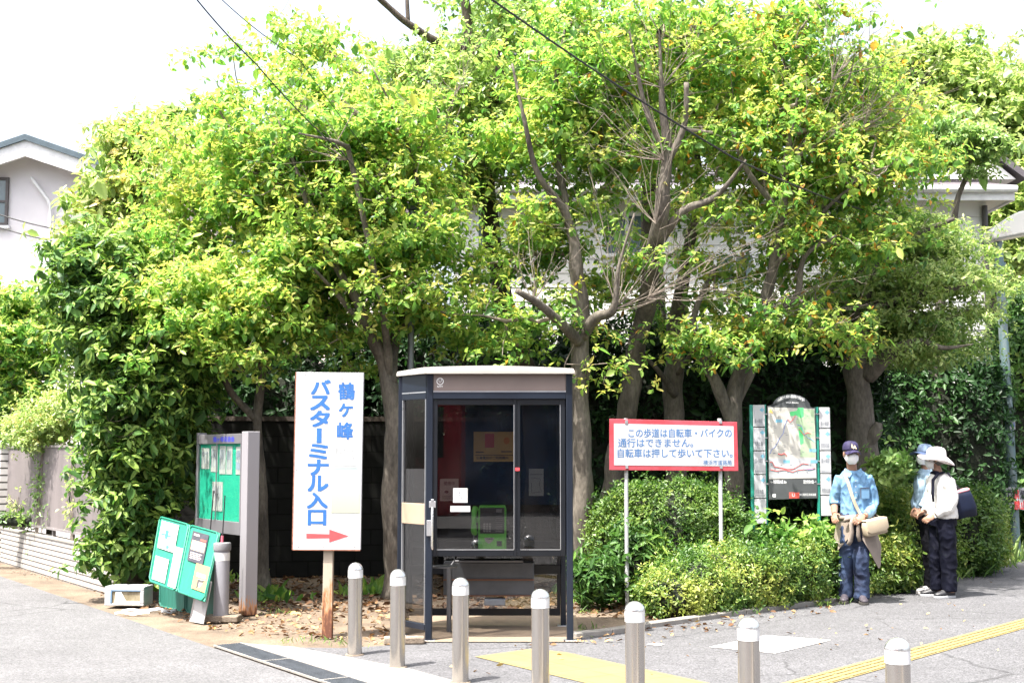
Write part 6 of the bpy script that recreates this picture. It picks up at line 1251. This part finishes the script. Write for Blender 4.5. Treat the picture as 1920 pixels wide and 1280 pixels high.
m = MB(); m.add([(x, y - .02, z) for ab in top for x, y, z in [(ab[0][0], ab[0][1] + .02, ab[0][2]), (ab[1][0] * 1.25, ab[1][1] - .025, ab[1][2])]], [(2*i, 2*i+1, 2*i+3, 2*i+2) for i in range(12)], hw2); m.add([(x, y - .02, z - .006) for ab in top for x, y, z in [(ab[0][0], ab[0][1] + .02, ab[0][2]), (ab[1][0] * 1.25, ab[1][1] - .025, ab[1][2])]], [(2*i+2, 2*i+3, 2*i+1, 2*i) for i in range(12)], hw2); m.build('peak', M('navy_peak', (.05, .08, .16), .6), cp)
# ------------------------------------------------------------ ground litter and tufts
def litter(name, n, xy, mat, L, tone, z=.006, tilt=.5, wr=.5):
    P = np.c_[xy, np.full(n, z) + rng.uniform(0, .012, n)]; a = rng.uniform(0, 6.28, n); D = np.c_[np.cos(a), np.sin(a), rng.normal(0, .25, n)]; Nn = nrm(np.c_[rng.normal(0, tilt, (n, 2)), np.ones(n)])
    l = L * np.exp(rng.normal(0, .35, n)); o = link(name, leaf_mesh(name, P, D, Nn, l, l * wr, np.clip(tone + rng.normal(0, .25, n), 0, 1), .1, .25), mat); o['kind'] = 'stuff'; return o
mt_dead = leafmat('fallen_leaf', [(0, (.045, .022, .010)), (.35, (.13, .065, .030)), (.7, (.28, .17, .085)), (.9, (.40, .27, .14)), (1, (.5, .36, .12))], .1, .7, .3, (1, .8, .5))
def poly_pts(n, poly):
    out = []; xs = [p[0] for p in poly]; ys = [p[1] for p in poly]
    while len(out) < n:
        x, y = random.uniform(min(xs), max(xs)), random.uniform(min(ys), max(ys)); c = False; j = len(poly) - 1
        for i in range(len(poly)):
            if (poly[i][1] > y) != (poly[j][1] > y) and x < (poly[j][0] - poly[i][0]) * (y - poly[i][1]) / (poly[j][1] - poly[i][1]) + poly[i][0]: c = not c
            j = i
        if c: out.append((x, y))
    return np.array(out)
bed = G((440, 1150), (760, 1150), (1070, 1150), (1230, 1165), (1240, 1080), (1100, 1068), (500, 1065), (420, 1100))
litter('leaf_litter', 3600, poly_pts(3600, bed), mt_dead, .06, .30, tilt=.6)
litter('leaf_litter', 420, poly_pts(420, G((150, 1110), (440, 1190), (740, 1212), (740, 1150), (440, 1140), (220, 1110))), mt_dead, .05, .55)
litter('leaf_litter', 110, poly_pts(110, G((1085, 1195), (1240, 1176), (1560, 1130), (1560, 1150), (1240, 1200), (1000, 1215))), mt_dead, .05, .6, z=.05 - .04)
litter('leaf_litter', 60, poly_pts(60, G((650, 1225), (900, 1215), (1500, 1175), (1900, 1080), (1900, 1270), (800, 1275))), mt_dead, .04, .75)
# small stones and chips on the verge
m = MB()
for x, y in poly_pts(260, G((20, 1075), (120, 1092), (440, 1180), (740, 1212), (740, 1195), (440, 1160), (200, 1108), (30, 1062))): r = random.uniform(.004, .014); m.ell((x, y, r * .4), (r, r * random.uniform(.6, 1), r * .6), 6, 4)
o = m.build('gravel', mt_conc_d); o['kind'] = 'stuff'
def tufts(name, spots, n_each, h, mat, spread=.12, wr=.10, tone=.6):
    P = []; D = []; T_ = []
    for (x, y) in spots:
        k_ = n_each; P.append(np.c_[rng.normal(x, spread, k_), rng.normal(y, spread, k_), np.zeros(k_)]); d = rng.normal(0, .5, (k_, 3)); d[:, 2] = 1; D.append(d); T_.append(np.full(k_, tone) + rng.normal(0, .15, k_))
    P, D, T_ = np.concatenate(P), np.concatenate(D), np.concatenate(T_); n = len(P); l = h * np.exp(rng.normal(0, .35, n)); Nn = nrm(np.c_[rng.normal(0, 1, (n, 2)), np.full(n, .3)])
    o = link(name, leaf_mesh(name, P, D, Nn, l, l * wr, np.clip(T_, 0, .95), .1, .35), mat); o['kind'] = 'stuff'
tufts('grass', [gnd(*p)[:2] for p in ((540, 1205), (590, 1203), (520, 1150), (500, 1140), (640, 1210), (1095, 1192), (1100, 1180), (1570, 1132), (1545, 1137), (1590, 1126), (1105, 1150))], 20, .045, mt_leaf_f, .07, .09, .6)
tufts('grass', [tuple(Vector(kw[i]).lerp(kw[i + 1], t) + Vector((-.05, .25))) for i in range(7, 10) for t in (.1, .3, .5, .7, .9)], 110, .16, mt_leaf_f, .2, .06, .65)
tufts('weeds', [gnd(*p)[:2] for p in ((700, 1105), (715, 1098), (690, 1110), (520, 1125), (490, 1110), (505, 1120), (670, 1115), (450, 1090), (1090, 1110), (1110, 1130))], 45, .10, mt_leaf, .13, .35, .55)
# bare roots and stones under the trees
for (px, py, s) in ((548, 1088, .05), (640, 1080, .045)):
    pass
# ------------------------------------------------------------ the far side of the street, mirrored in the booth's glass
sb = thing('street_building', 'plain shop building across the street behind the viewpoint, seen mirrored in the booth glass', 'building', (0, -13, 0))
m = MB(); m.bb(-16, 16, -6, 0, 0, 7.5); m.build('wall', M('grey_brown_facade', (.12, .10, .095), .8, var=.15, scale=1.5), sb)
for x in (-12, -6, 5, 11):
    m = MB(); m.bb(x - 1.3, x + 1.3, .0, .06, 3.9, 5.6); w = m.build('window', mt_wfr, sb); m = MB(); m.bb(x - 1.2, x + 1.2, .061, .07, 4.0, 5.5); m.build('pane', mt_wing, w)
m = MB(); m.bb(-3, 4, .002, .08, .2, 3.0); m.build('shop_front', M('blue_shop_front', (.03, .09, .20), .5, var=.3, scale=1), sb)
m = MB(); m.bb(-16, 16, .0, 1.2, 3.1, 3.3); m.build('awning', M('dark_awning', (.04, .04, .045), .7), sb)
bs = thing('city_bus', 'red bus waiting across the street behind the viewpoint, seen mirrored in the booth glass', 'bus', (-5.2, -4.4, 0))
mt_busr = M('red_bus_paint', (.42, .03, .05), .3, var=.08, coat=.4)
m = MB(); m.bb(-4.2, 4.2, -1.2, 1.2, .35, 3.0); m.build('body', mt_busr, bs, bevel=.12, seg=3)
for i in range(6):
    m = MB(); m.bb(-3.8 + i * 1.3, -2.65 + i * 1.3, 1.195, 1.212, 1.5, 2.5); m.build('window', M('bus_window', (.03, .035, .04), .08) if i == 0 else bpy.data.materials['bus_window'], bs)
for x in (-2.6, 2.5):
    m = MB(); m.tube([(x, .95, .48), (x, 1.22, .48)], .48, 24); wh = m.build('wheel', mt_black, bs); m = MB(); m.tube([(x, 1.221, .48), (x, 1.24, .48)], .26, 18); m.build('rim', mt_steel_c, wh)
